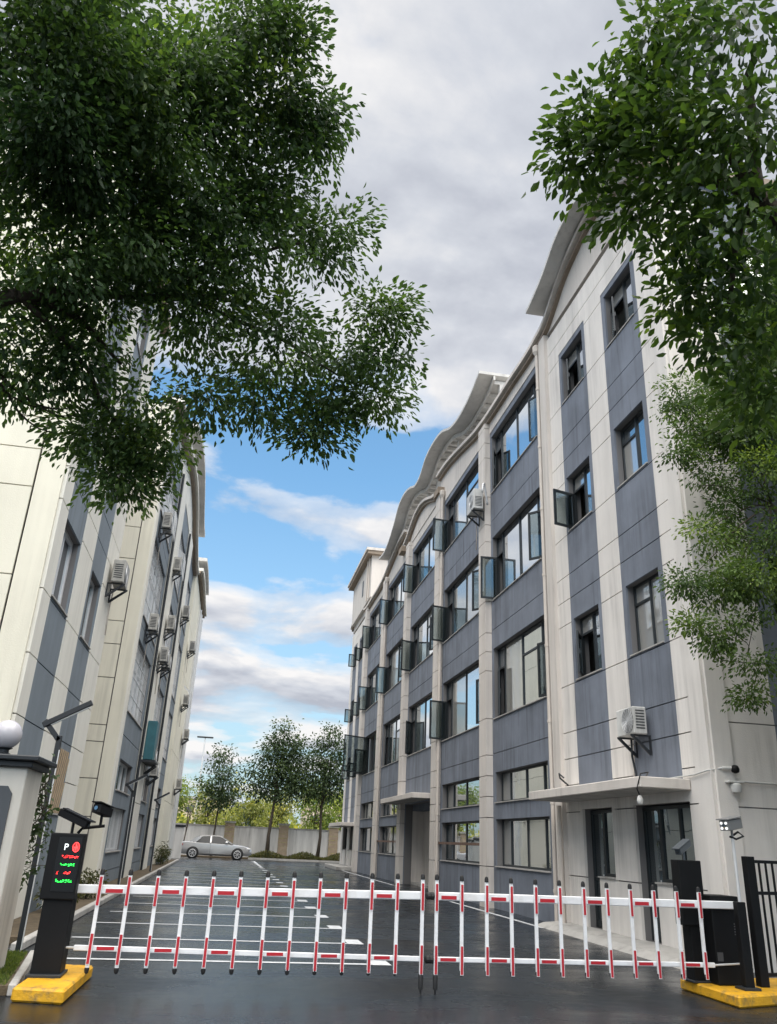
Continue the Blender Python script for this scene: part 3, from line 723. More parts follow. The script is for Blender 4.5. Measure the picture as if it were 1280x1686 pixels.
MB().box(q0[0], q1[0], q0[1], q1[1], q0[2], q1[2]).build('panel', mat('teal_paint', (.03, .13, .16), .5, var=.2, vscale=3), tp, bevel=.015)
q0, q1 = gp((-2.6, 25.5, 3.54)), gp((-2.2, 26.6, 3.60))
MB().box(q0[0], q1[0], q0[1], q1[1], q0[2], q1[2]).build('shelf', dark_met, tp)

# ------------------------------------------------------------------ barrier gate
def pale_at(gate, x, z0, z1, y, long=False, rails=()):
    p = MB().bar((x, y, z0), (x, y, z1), .042, .03, (0, 1, 0)); pl = p.build('pale', white_paint, gate, bevel=.004)
    MB().lathe([(.026, z1 - .03), (.026, z1 + .0), (.02, z1 + .025), (.008, z1 + .035)], (x, y, 0), 10).build('cap', black_rub, pl, smooth='angle')
    if long:
        MB().lathe([(.012, .005), (.013, .05), (.028, .055), (.030, .2), (.026, .21)], (x, y, 0), 10).build('foot', black_rub, pl, smooth='angle')
    else: MB().lathe([(.008, z0 - .035), (.02, z0 - .025), (.026, z0), (.026, z0 + .025)], (x, y, 0), 10).build('cap', black_rub, pl, smooth='angle')
    for zr in rails:
        MB().box(x - .0205, x + .0205, y - .0235, y - .0215, zr - .155, zr + .155).build('reflector_border', white_paint, pl)
        MB().box(x - .0145, x + .0145, y - .0265, y - .0237, zr - .147, zr + .147).build('reflector', red_tape, pl)
def gate(name, label, xs, zt, zb, zlo, zhi, y, rail_x, long_i):
    gt = thing(name, label, 'barrier gate', ((xs[0] + xs[-1]) / 2, y, 0), 'folding fence barrier arms across the entrance')
    r0 = MB().bar((rail_x[0], y + .045, zt[0]), (rail_x[1], y + .045, zt[1]), .045, .092).build('rail', white_paint, gt, bevel=.008)
    r1 = MB().bar((rail_x[2], y + .04, zb[0]), (rail_x[3], y + .04, zb[1]), .035, .055).build('rail', white_paint, gt, bevel=.006)
    def li(v, x): return v[0] + (v[1] - v[0]) * (x - xs[0]) / (xs[-1] - xs[0])
    for i, x in enumerate(xs):
        lo = li(zlo, x) if i != long_i else .2
        pale_at(gt, x, lo, li(zhi, x), y, i == long_i, (li(zt, x) - .01, li(zb, x)))
    order = range(len(xs) - 1)
    for i in order:
        if (i % 2 == 0) if long_i else (i % 2 == 0):
            a, b = xs[i] + .05, xs[i + 1] - .045
            za, zz = li(zt, (a + b) / 2), li(zb, (a + b) / 2)
            sl_t = (zt[1] - zt[0]) / (xs[-1] - xs[0])
            if long_i and i == len(xs) - 2: continue
            MB().bar((a, y + .0205, za - .012), (b, y + .0205, za - .012 + sl_t * (b - a)), .003, .05).build('reflector_border', white_paint, r0)
            MB().bar((a + .015, y + .0172, za - .012), (b - .015, y + .0172, za - .012 + sl_t * (b - a)), .003, .040).build('reflector', red_tape, r0)
            MB().bar((a + .015, y + .0205, zz), (b - .015, y + .0205, zz + sl_t * (b - a)), .003, .034).build('reflector', red_tape, r1)
    xe = xs[long_i]; dx = .05 if long_i else -.05
    for z in (zt, zb):
        zz = li(z, xe); MB().lathe([(.03, 0), (.045, .015), (.045, .05), (.02, .06)], (xe + (dx if long_i else dx - .03), y + .03, zz), 10, 'x').build('bumper', black_rub, gt, smooth='angle')
    MB().tube([(rail_x[2] - .25 if long_i else rail_x[3], y + .04, zb[0 if long_i else 1]), (rail_x[2] if long_i else rail_x[3] + .35, y + .04, zb[0 if long_i else 1] + (.0 if long_i else .02))], .012, 6).build('link_rod', frame_l, gt)
    return gt
GY = 10.38
xl = [-1.29 + (2.455 + 1.29) * i / 12 for i in range(13)]
gate('barrier_gate', 'white fence barrier arm with red stripes hinged on the LED display cabinet', xl, (.985, 1.035), (.40, .36), (.19, .225), (1.17, 1.245), GY, (-1.6, 2.46, -1.47, 2.46), 12)
xr = [2.63 + (6.10 - 2.63) * i / 11 for i in range(12)]
gate('barrier_gate', 'white fence barrier arm with red stripes hinged on the plain black housing', xr, (1.035, 1.045), (.36, .36), (.225, .235), (1.245, 1.215), GY, (2.62, 6.62, 2.62, 6.25), 0)

# ------------------------------------------------------------------ kerb islands, cabinets, cameras, fence
def prism(pts, z0, z1):
    n = len(pts); s = MB(); s.add([(x, y, z0) for x, y in pts] + [(x, y, z1) for x, y in pts], [tuple(range(n))[::-1], tuple(range(n, 2 * n))] + [(i, (i + 1) % n, (i + 1) % n + n, i + n) for i in range(n)]); return s
il = prism([(-1.88, 9.66), (-1.36, 9.52), (-1.32, 11.2), (-1.86, 11.3)], .002, .13).build('kerb_island', yellow_p, None, bevel=.02)
tag(il, 'yellow painted concrete island under the LED display cabinet', 'kerb', 'yellow kerb islands')
ir = prism([(6.1, 9.72), (9.5, 10.9), (9.4, 11.4), (6.1, 11.05)], .002, .13).build('kerb_island', yellow_p, None, bevel=.02)
tag(ir, 'yellow painted concrete island under the black barrier housing and fence', 'kerb', 'yellow kerb islands')

def cctv(name, label, base, aim, ln=.30, r=.055, hood=True, leds=False, group=None, boxy=True, mat_=None, stem=True):
    """base = foot point of the bracket; aim = unit direction of the lens"""
    mat_ = mat_ or black_met
    t = thing(name, label, 'security camera', base, group); b = Vector(base); a = Vector(aim).normalized()
    up = Vector((0, 0, 1)); c = b + up * .16
    if stem:
        MB().tube([b, b + up * .1, c], .016, 8).build('bracket', mat_, t)
    body = MB()
    if boxy: body.bar(c - a * ln * .5, c + a * ln * .5, r * 1.9, r * 1.8)
    else: body.tube([c - a * ln * .5, c - a * (ln * .5 - .02), c + a * (ln * .5 - .02), c + a * ln * .5], [r * .85, r, r, r * .95], 14)
    body.build('body', mat_, t, bevel=.006 if boxy else 0, smooth=False if boxy else 'angle')
    u2 = (up - a * up.dot(a)).normalized()
    if hood: MB().bar(c - a * ln * .42 + u2 * (r + .008), c + a * ln * .62 + u2 * (r + .008), r * 2.3, .012).build('hood', mat_, t)
    fr_ = c + a * (ln * .5 + .002)
    MB().tube([fr_, fr_ + a * .008], r * .42, 12).build('lens', glass_d, t)
    if leds:
        s_ = a.cross(u2)
        for i in (-1, 1):
            for j in (-1, 1):
                q = fr_ + s_ * i * r * .45 + u2 * j * r * .45
                MB().tube([q + a * .0085, q + a * .016], r * .26, 8).build('led', mat('led_white', (.8, .8, .82), .3, emit=((1, 1, .95), .25)), t)
    return t
# left cabinet with LED display
CL = thing('display_cabinet', 'tall black parking cabinet with P sign and red and green LED text', 'cabinet', (-1.68, 10.4, .13))
MB().box(-1.90, -1.53, 10.26, 10.44, .88, 1.56).build('display_housing', black_met, CL, bevel=.012, seg=2)
MB().box(-1.86, -1.55, 10.30, 10.62, .15, .90).build('pedestal', black_met, CL, bevel=.012, seg=2)
MB().box(-1.885, -1.525, 10.22, 10.66, .131, .16).build('base_plate', dark_met, CL, bevel=.004)
MB().box(-1.80, -1.55, 10.254, 10.259, .96, 1.52).build('screen', mat('screen_glass', (.006, .006, .007), .15), CL)
em_r = mat('led_red', (.4, .01, .01), .5, emit=((1, .03, .03), 1.6)); em_g = mat('led_green', (.01, .4, .03), .5, emit=((.03, 1, .10), 1.1))
em_w = mat('led_pale', (.5, .5, .5), .5, emit=((.75, .85, .85), .55))
def text_mesh(txt, size, loc, m, name, parent):
    cu = bpy.data.curves.new('t', 'FONT'); cu.body = txt; cu.size = size; cu.extrude = .001
    to = bpy.data.objects.new('t', cu); COL.objects.link(to)
    me = bpy.data.meshes.new_from_object(to.evaluated_get(bpy.context.evaluated_depsgraph_get())); bpy.data.objects.remove(to)
    me.transform(Matrix.Rotation(math.pi / 2, 4, 'X')); me.materials.clear(); me.materials.append(m)
    return link(name, me, loc, parent)
scr_y = 10.2515
text_mesh('P', .095, (-1.735, scr_y, 1.385), em_w, 'parking_symbol', CL)
rg = MB(); cxr, czr = -1.605, 1.418
rg.tube([(cxr + .034 * math.cos(t), scr_y, czr + .048 * math.sin(t)) for t in np.linspace(0, 2 * math.pi, 17)], .0045, 5, False)
rg.box(cxr - .006, cxr + .006, scr_y - .002, scr_y + .002, czr - .035, czr + .038); rg.box(cxr - .026, cxr + .022, scr_y - .002, scr_y + .002, czr - .008, czr + .004)
rg.box(cxr - .022, cxr - .014, scr_y - .002, scr_y + .002, czr - .03, czr - .01); rg.box(cxr + .012, cxr + .02, scr_y - .002, scr_y + .002, czr - .026, czr + .018)
rg.build('red_symbol', em_r, CL)
lr = random.Random(5)
for row, (z, m_, x0, n) in enumerate(((1.315, em_r, -1.745, 7), (1.232, em_g, -1.745, 6), (1.148, em_r, -1.77, 6), (1.068, em_g, -1.77, 7))):
    tx = MB()
    for k in range(n):
        if row == 2 and k in (1, 2): continue
        for q in range(5):
            xx = x0 + k * .026 + lr.uniform(0, .016); zz = z + lr.uniform(-.014, .014)
            tx.box(xx, xx + lr.choice((.005, .016)), scr_y - .001, scr_y + .002, zz, zz + .004)
    tx.build('led_text', m_, CL)
MB().box(-1.62, -1.55, 10.40, 10.47, .80, 1.02).build('hinge_motor', black_met, CL, bevel=.008)
cctv('security_camera', 'flat black licence plate camera lying on the display cabinet', (-1.70, 10.38, 1.56), (.85, -.35, -.32), .40, .045, True)
tw = cctv('security_camera', 'black camera on an arm to the right above the display cabinet', (-1.41, 10.45, 1.66), (-.45, -.85, .18), .26, .055, True)
MB().tube([(-1.64, 10.42, 1.561), (-1.6, 10.43, 1.62), (-1.36, 10.46, 1.655)], .018, 8).build('arm', black_met, tw)
# right hand cabinets
CR = thing('display_cabinet', 'plain black cabinet seen from its side behind the right fence arm', 'cabinet', (6.1, 10.75, .13))
MB().box(5.99, 6.32, 10.62, 10.82, .78, 1.56).build('display_housing', black_met, CR, bevel=.012, seg=2)
MB().box(6.1, 6.34, 10.66, 10.86, .15, .80).build('pedestal', black_met, CR, bevel=.01, seg=2)
MB().box(6.06, 6.38, 10.62, 10.92, .131, .155).build('base_plate', dark_met, CR, bevel=.004)
BH = thing('barrier_housing', 'squat black barrier motor housing with vents on the yellow island', 'housing', (6.45, 10.62, .13))
MB().box(6.30, 6.70, 10.45, 10.85, .135, 1.15).build('housing', black_met, BH, bevel=.014, seg=2)
vt = MB()
for i in range(5):
    for j in range(4): vt.box(6.60 + j * .03 - .005, 6.60 + j * .03 + .01, 10.446, 10.449, .70 + i * .03, .715 + i * .03)
vt.build('vent', mat('vent_grey', (.08, .08, .085), .5), BH)
MB().box(6.32, 6.40, 10.446, 10.449, .40, .5).build('vent', ac_dark, BH)
cctv('security_camera', 'slim grey camera on the plain black cabinet', (6.14, 10.72, 1.56), (-.8, -.5, -.38), .34, .045, True, mat_=mat('gunmetal', (.10, .115, .13), .35, .5))
PO = thing('camera_pole', 'slim silver pole with black lower sleeve at the right edge of the barrier', 'pole', (6.5, 10.2, .13))
MB().tube([(6.56, 10.2, .14), (6.56, 10.2, 1.86)], .02, 10).build('pole', frame_l, PO, smooth='angle')
MB().box(6.48, 6.60, 10.14, 10.24, .135, 1.10).build('sleeve', black_met, PO, bevel=.008)
MB().box(6.42, 6.64, 10.08, 10.30, .131, .16).build('base_plate', dark_met, PO, bevel=.003)
pc = cctv('security_camera', 'grey camera with four white LEDs on the slim silver pole', (6.56, 10.2, 1.86), (-.86, -.5, -.14), .36, .07, True, leds=True, mat_=mat('camera_grey', (.20, .205, .21), .4, .2))
MB().tube([(6.52, 10.2, 1.87), (6.6, 10.18, 1.84), (6.72, 10.2, 1.88), (6.66, 10.22, 1.93), (6.58, 10.2, 1.89)], .014, 6).build('cable', black_rub, pc, smooth=True)
FN = thing('metal_fence', 'black metal railing with a square post at the right edge', 'fence', (6.9, 10.4, .13))
MB().box(6.83, 6.95, 10.36, 10.48, .135, 1.64).build('post', black_met, FN, bevel=.006)
for z in (1.58, 1.20, .26): MB().bar((6.95, 10.43, z), (9.4, 11.1, z), .04, .04).build('rail', black_met, FN)
for k in range(1, 20):
    t = k * .125; d = Vector((2.45, .67, 0)).normalized(); q = Vector((6.95, 10.43, 0)) + d * t
    MB().bar((q.x, q.y, .28), (q.x, q.y, 1.56), .022, .022, (0, 1, 0)).build('picket', black_met, FN)
MB().box(9.4, 9.52, 11.05, 11.17, .135, 1.64).build('post', black_met, FN, bevel=.006)

# ------------------------------------------------------------------ gate pillar, globe, lamps, planting on the left
GP = thing('gate_pillar', 'pale grey square gate pillar with dark stepped cap and dark plaque', 'pillar', (-2.75, 10.7, 0))
pil_m = mat('pillar_paint', (.60, .58, .53), .85, var=.06, vscale=1.5, streak=.14, bump=.1)
MB().box(-3.2, -2.30, 10.3, 11.15, 0, 2.24).build('shaft', pil_m, GP, bevel=.012)
MB().box(-3.26, -2.24, 10.24, 11.21, 2.241, 2.31).build('cap', dark_met, GP, bevel=.01)
MB().box(-3.33, -2.17, 10.17, 11.28, 2.312, 2.37).build('cap', dark_met, GP, bevel=.012)
pq = [(-3.1, .7), (-3.1, 1.95), (-3.04, 2.03), (-2.47, 2.03), (-2.41, 1.95), (-2.41, .7), (-2.47, .62), (-3.04, .62)]
MB().add([(x, 10.27, z) for x, z in pq] + [(x, 10.299, z) for x, z in pq], [tuple(range(8)), tuple(range(15, 7, -1))] + [(i, (i + 1) % 8, (i + 1) % 8 + 8, i + 8) for i in range(8)]).build('plaque', mat('plaque_slate', (.06, .068, .078), .5), GP)
GL = thing('globe_lamp', 'white opal globe lamp on top of the gate pillar', 'lamp', (-2.68, 10.6, 2.372))
MB().lathe([(.09, 2.373), (.09, 2.40), (.06, 2.42), (.06, 2.45), (.1, 2.47)], (-2.68, 10.6, 0), 16).build('neck', dark_met, GL, smooth='angle')
MB().lathe([(.17 * math.sin(t), 2.625 - .17 * math.cos(t)) for t in np.linspace(.35, math.pi - .02, 20)], (-2.68, 10.6, 0), 28).build('globe', glass_lamp, GL, smooth=True)
def zlamp(x, y, h, label, sc_=1.0, dirx=1):
    t = thing('street_lamp', label, 'street lamp', (x, y, 0), 'zigzag lamps along the cream block')
    p = [(x, y, 0), (x + .0, y, h * .855), (x - .20 * sc_, y, h * .90), (x + .33 * sc_, y, h)]
    pm = MB(); pm.bar((x, y, 0), (x, y, h * .86), .075, .05, (0, 1, 0)); pm.build('post', dark_met, t, bevel=.005)
    MB().bar((x, y, h * .84), (x - .24 * sc_, y, h * .92), .05, .07).build('elbow', dark_met, t, bevel=.004)
    MB().bar((x - .255 * sc_, y, h * .90), (x + .36 * sc_, y, h * 1.01), .09, .07).build('arm', dark_met, t, bevel=.004)
    MB().bar((x - .20 * sc_, y, h * .90 - .022), (x + .33 * sc_, y, h * .995 - .025), .05, .012).build('light_strip', frame_l, t)
    MB().box(x + .03, x + .045, y - .036, y - .026, .1, h * .8).build('trim_strip', frame_l, t)
zlamp(-2.45, 12.5, 3.3, 'nearest dark zigzag lamp post, beside the gate pillar and creeper')
zlamp(-2.85, 27.0, 3.25, 'dark zigzag lamp post in front of the first grey bay, partly hidden')
zlamp(-2.85, 38.5, 3.25, 'dark zigzag lamp post farthest along the cream block')

def make_leaves(mesh_name, pos, nrm_dir, size, aspect, tint, m, fold=.18):
    """pos (n,3), nrm_dir (n,3) leaf axis; every leaf = 6 verts, 4 triangles"""
    n = len(pos); ax = nrm_dir / np.linalg.norm(nrm_dir, axis=1, keepdims=True)
    rv = RNG.normal(size=(n, 3)) + np.array([0, 0, 1.2]); sd = np.cross(ax, rv); sd /= np.linalg.norm(sd, axis=1, keepdims=True) + 1e-9
    up = np.cross(sd, ax); L = size[:, None]; Wd = L * aspect
    V = np.empty((n, 6, 3))
    V[:, 0] = pos; V[:, 1] = pos + ax * L * .38 + sd * Wd * .5 + up * Wd * fold; V[:, 2] = pos + ax * L * .75 + sd * Wd * .36 + up * Wd * fold * .3
    V[:, 3] = pos + ax * L - up * L * .10; V[:, 4] = pos + ax * L * .75 - sd * Wd * .36 + up * Wd * fold * .3; V[:, 5] = pos + ax * L * .38 - sd * Wd * .5 + up * Wd * fold
    me = bpy.data.meshes.new(mesh_name); me.vertices.add(n * 6); me.vertices.foreach_set('co', V.reshape(-1))
    quads = np.array([[0, 1, 2, 3], [0, 3, 4, 5]])
    idx = (quads[None] + 6 * np.arange(n)[:, None, None]).reshape(-1)
    me.loops.add(n * 8); me.loops.foreach_set('vertex_index', idx.astype(np.int32))
    me.polygons.add(n * 2); me.polygons.foreach_set('loop_start', np.arange(0, n * 8, 4, dtype=np.int32))
    me.update(calc_edges=True)
    at = me.attributes.new('tint', 'FLOAT', 'FACE'); at.data.foreach_set('value', np.repeat(tint, 2).astype(np.float32))
    me.materials.append(m); return me
def crown_points(clumps, leaves_per_m3, twig_n=9, spread=.11, minl=150, shell=.45):
    """twigs scattered through each ellipsoid clump (more towards its outside); leaves droop around each twig"""
    P, D, T = [], [], []
    for cl in clumps:
        c, r = cl[0], cl[1]; dm_ = cl[2] if len(cl) > 2 else 1.0
        c = np.array(c, float); r = np.array(r, float) if np.ndim(r) else np.full(3, float(r))
        n = max(minl, int(dm_ * leaves_per_m3 * 4.19 * r[0] * r[1] * r[2])); nt = max(4, n // twig_n)
        d = RNG.normal(size=(nt, 3)); d /= np.linalg.norm(d, axis=1, keepdims=True)
        rad = RNG.uniform(size=(nt, 1)) ** shell * RNG.uniform(.82, 1.12, size=(nt, 1))
        tw = c + d * rad * r; tt = RNG.uniform(0, 1, nt) ** 1.4 * .62 + .15 * (d[:, 2] > .2) + RNG.uniform(-.12, .26)  # twigs on a clump's upper side tinted lighter, as if lit from above
        out = d + np.array([0, 0, -.25])
        k = RNG.integers(max(3, int(twig_n * .5)), int(twig_n * 1.5) + 1, nt); ii = np.repeat(np.arange(nt), k)
        g3 = np.clip(RNG.normal(size=(len(ii), 3)), -1.7, 1.7); off = g3 * spread * np.array([1, 1, .62]) + out[ii] * (spread * .5)
        P.append(tw[ii] + off); dd = out[ii] * .55 + g3 * .55 + RNG.normal(size=(len(ii), 3)) * .45 + np.array([0, 0, -.40]); D.append(dd)
        T.append(np.clip(tt[ii] + RNG.normal(size=len(ii)) * .13, 0, 1))
    return np.concatenate(P), np.concatenate(D), np.concatenate(T)
def branch_path(a, b, sag=.0, n=7, wob=.06):
    a = Vector(a); b = Vector(b); L = (b - a).length; pts = []
    for i in range(n):
        t = i / (n - 1); q = a.lerp(b, t); q.z += sag * math.sin(math.pi * t)
        if 0 < i < n - 1: q += Vector((random.uniform(-1, 1), random.uniform(-1, 1), random.uniform(-1, 1))) * wob * L * .3
        pts.append(q)
    return pts
def tree(name, label, base, trunk, limbs, clumps, lm, lsize, density, bark=None, aspect=.46, twig_n=9, spread=.11, singles=0, group=None, shell=.45, r0=.2, minl=150):
    t = thing(name, label, 'tree', base, group); bark = bark or bark_m
    tr = MB(); tr.tube(trunk, [r0 * (1 - .5 * i / (len(trunk) - 1)) * (1.25 if i == 0 else 1) for i in range(len(trunk))], 12)
    tk = tr.build('trunk', bark, t, smooth=True)
    for (pts, ra, rb) in limbs:
        lb = MB(); n = len(pts); lb.tube(pts, [ra + (rb - ra) * i / (n - 1) for i in range(n)], 7); lb.build('limb', bark, t, smooth=True)
    P, D, T = crown_points(clumps, density, twig_n, spread, minl, shell)
    sz = RNG.uniform(lsize[0], lsize[1], len(P))
    if singles:
        cp = np.array(CAM_POS); rel = P - cp
        R3 = np.array([list(right), list(down), list(fwd)]); cc = rel @ R3.T
        px = CX + FPX * cc[:, 0] / cc[:, 2]; py = CY + FPX * cc[:, 1] / cc[:, 2]
        ok = (cc[:, 2] > .5) & (px > 15) & (px < 1265) & (py > 15) & (py < 1670)
        dist = np.where(ok, np.linalg.norm(rel, axis=1) / sz, 1e9); order = np.argsort(dist); near = order[:singles]
        keep = np.ones(len(P), bool); keep[near] = False
        variants = [make_leaves('leaf', np.zeros((1, 3)), np.array([[1., 0, 0]]), np.array([1.0]), aspect, np.array([q]), lm) for q in (.1, .3, .5, .7, .9)]
        for i in near:
            o = link('leaf', variants[min(4, int(T[i] * 5))], P[i], t)
            ax = Vector(D[i]).normalized(); o.rotation_euler = ax.to_track_quat('X', 'Z').to_euler(); o.scale = (sz[i],) * 3
        P, D, T, sz = P[keep], D[keep], T[keep], sz[keep]
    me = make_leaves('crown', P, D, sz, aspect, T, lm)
    cr = link('crown', me, base, t); cr.location = -Vector(base); cr['kind'] = 'stuff'
    return t

# ---- near tree whose crown hangs in from the upper left
def C(px, py, rpx, r, sq=1.0):
    c = at_range(px, py, r); R_ = max(.06, rpx * r / FPX * .97 - (.20 if r > 6 else .11))
    return (tuple(c), (R_, R_, R_ * sq))
Lc = [C(60, 40, 150, 7.2), C(220, 60, 135, 7.7), C(360, 50, 110, 8.0), C(440, 40, 66, 8.1), C(470, 150, 70, 8.1), C(400, 190, 105, 7.9),
      C(250, 200, 140, 7.4), C(80, 200, 145, 6.9), C(455, 310, 85, 8.1), C(545, 375, 52, 8.3), C(500, 410, 80, 8.2), C(350, 350, 135, 7.7), C(180, 370, 145, 7.2),
      C(40, 390, 125, 6.9), C(50, 525, 95, 7.2), C(25, 600, 62, 7.2), C(95, 590, 60, 7.3), C(180, 520, 110, 7.4), C(330, 500, 120, 7.6), C(450, 550, 105, 7.9), C(560, 590, 80, 8.1), C(625, 515, 38, 8.2),
      C(640, 590, 36, 8.2), C(620, 655, 40, 8.1), C(535, 665, 55, 8.0), C(430, 650, 70, 7.8), C(330, 650, 85, 7.6), C(230, 660, 85, 7.5), C(190, 745, 62, 7.5),
      C(205, 795, 42, 7.5), C(265, 735, 40, 7.5), C(145, 715, 32, 7.5), C(515, 715, 20, 7.9), C(470, 75, 40, 8.2), C(525, 178, 34, 8.2), C(505, 235, 34, 8.2)]
Lc += [(c_, 1.3, .05) for c_ in ((-5.5, 8, 6.5), (-6.5, 9.5, 7.2), (-5.9, 10.8, 6.8), (-6.8, 7, 7.2), (-7.5, 8.5, 6), (-6.2, 11.6, 8.2), (-7.4, 10.8, 8.4))]  # unseen clumps left of the view, added to shade the left end wall
TL = Vector((-5.0, 7.0, 0)); top = Vector((-4.8, 6.9, 4.2))
limbs = []
def lm_(a, px, py, r, ra, rb, sag=.15, n=8):
    b = at_range(px, py, r); limbs.append((branch_path(a, b, sag, n), ra, rb)); return b
f1 = lm_(top, 60, 255, 7.0, .10, .07); lm_(f1, 130, 220, 7.3, .07, .05, .02, 4); lm_(f1, 300, 270, 7.8, .05, .02); lm_(f1, 180, 130, 7.6, .05, .02)
f2 = lm_(top, 30, 485, 7.1, .09, .06); f3 = lm_(f2, 260, 490, 7.5, .055, .03, .02); lm_(f3, 470, 540, 7.9, .03, .012); lm_(f3, 560, 620, 8.0, .025, .01); lm_(f2, 200, 600, 7.5, .04, .015); lm_(f2, 210, 740, 7.5, .03, .01)
lm_(f1, 400, 120, 8.0, .05, .015); lm_(f3, 500, 400, 8.1, .03, .012)
for q in ((20, 640, 150, 690), (0, 610, 110, 680), (5, 650, 130, 670), (30, 660, 100, 715)):
    limbs.append((branch_path(at_range(q[0] - 30, q[1] - 30, 7.2), at_range(q[2], q[3], 7.5), -.12, 7, .05), .012, .004))
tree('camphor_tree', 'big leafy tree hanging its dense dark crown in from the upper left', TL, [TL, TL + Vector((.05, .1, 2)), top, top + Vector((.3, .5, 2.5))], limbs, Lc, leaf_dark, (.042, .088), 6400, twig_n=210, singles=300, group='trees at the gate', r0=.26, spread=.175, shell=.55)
# ---- near tree on the right, larger leaves
Rc = [C(1120, 40, 75, 4.8), C(1230, 50, 95, 4.5), C(1050, 150, 68, 4.8), C(985, 180, 38, 4.8), C(1130, 180, 105, 4.6), C(1245, 190, 110, 4.3), C(955, 250, 34, 4.8), C(1030, 260, 72, 4.7),
      C(1150, 320, 112, 4.5), C(1255, 340, 105, 4.2), C(1062, 335, 46, 4.7), C(1155, 420, 72, 4.5), C(1230, 480, 100, 4.3), C(1135, 495, 30, 4.6), C(1192, 545, 48, 4.5), C(1255, 600, 62, 4.3), C(1265, 665, 35, 4.3), C(1080, 60, 45, 4.9)]
Rc += [(c_, 1.25, .11) for c_ in ((5.2, 2.6, 5), (6.2, 3.6, 4.8), (7.2, 4.8, 5.2), (8.4, 5.6, 5), (9.2, 7, 5.2), (8.2, 7.4, 5.8), (9.8, 8.2, 6.2), (7.6, 6.2, 6.6), (9.4, 6.0, 6.4), (10.6, 7.4, 5.0), (6.6, 5.0, 6.8), (8.8, 8.4, 7.2), (10.4, 9.0, 4.6), (7.4, 4.2, 6.2), (8.6, 6.6, 3.9), (9.9, 8.4, 3.6))]  # crown carried on out of view, added to darken the right end wall
TR_ = Vector((7.0, 4.8, 0)); topR = Vector((6.7, 4.8, 3.4)); limbs = []
h1 = lm_(topR, 1250, 330, 4.4, .08, .05); lm_(h1, 1130, 200, 4.6, .035, .012); lm_(h1, 1080, 340, 4.7, .03, .01); lm_(h1, 1200, 500, 4.4, .03, .01); lm_(h1, 1240, 80, 4.5, .035, .012); lm_(h1, 1000, 240, 4.75, .02, .006)
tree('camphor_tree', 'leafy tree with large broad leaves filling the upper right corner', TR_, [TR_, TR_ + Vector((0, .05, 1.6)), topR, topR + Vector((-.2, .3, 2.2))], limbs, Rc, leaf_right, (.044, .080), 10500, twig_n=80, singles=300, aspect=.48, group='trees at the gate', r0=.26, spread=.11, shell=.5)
# ---- smaller tree in front of the right hand end wall
def D_(px, py, rpx, y):
    c = at_y(px, py, y); d = (c - CAM_POS).length; R_ = max(.06, rpx * d / FPX - .15)
    return (tuple(c), (R_, R_, R_ * .9))
Sc = [D_(1125, 645, 32, 11), D_(1110, 668, 18, 11), D_(1160, 700, 55, 11), D_(1195, 640, 45, 11.2), D_(1230, 715, 60, 10.8), D_(1170, 765, 38, 11), D_(1120, 745, 16, 11), D_(1215, 790, 40, 11), D_(1265, 780, 55, 10.6), D_(1265, 660, 60, 10.6),
      D_(1160, 880, 36, 11), D_(1215, 880, 45, 11), D_(1130, 955, 28, 11), D_(1185, 955, 52, 11), D_(1250, 960, 62, 10.6), D_(1140, 1030, 24, 11), D_(1200, 1040, 48, 11), D_(1245, 1090, 40, 10.8), D_(1240, 1145, 20, 11), D_(1195, 835, 26, 11), D_(1275, 880, 45, 10.6)]
Sc = [(c_, r_) for c_, r_ in Sc] + [(c_, r_ * 1.15, .3) for c_, r_ in (((9.9, 10.4, 9.6), 1.2), ((8.9, 10.2, 10.6), 1.1), ((10.2, 11.2, 11.2), 1.3), ((11.4, 11.4, 9.8), 1.2), ((12.6, 11.2, 7.2), 1.2), ((11.8, 11.6, 5.2), 1.0), ((9.6, 9.4, 12), 1.2), ((11.2, 10.2, 12.2), 1.3), ((11.2, 10.4, 6.0), 1.2), ((11.6, 10.8, 7.6), 1.2), ((10.6, 9.6, 8.2), 1.1), ((12.2, 10.2, 9), 1.1), ((11.0, 9.2, 6.8), 1.1), ((10.9, 10.2, 4.6), .9), ((12.3, 9.6, 5.2), 1.1), ((10.6, 11.3, 3.8), .8), ((11.6, 11.0, 3.4), .9))]  # second list: extra unseen foliage added to block light from the end wall
TS = Vector((10.6, 10.6, 0)); topS = Vector((10.3, 10.7, 4.0)); limbs = []
s1 = Vector(at_y(1270, 830, 10.7)); limbs.append((branch_path(topS, s1, .1, 6), .05, .03))
for q in ((1200, 725), (1230, 700), (1150, 800), (1190, 1000), (1150, 940), (1230, 1080), (1170, 870)): limbs.append((branch_path(s1, at_y(*q, 11), .1, 6), .018, .005))
tree('small_tree', 'loose light green tree in front of the grey end wall at the right', TS, [TS, TS + Vector((0, 0, 2)), topS, topS + Vector((0, 0, 3.5))], limbs, Sc, leaf_mid, (.048, .088), 5600, twig_n=130, singles=300, group='trees at the gate', r0=.1, spread=.155, shell=.5, minl=60)

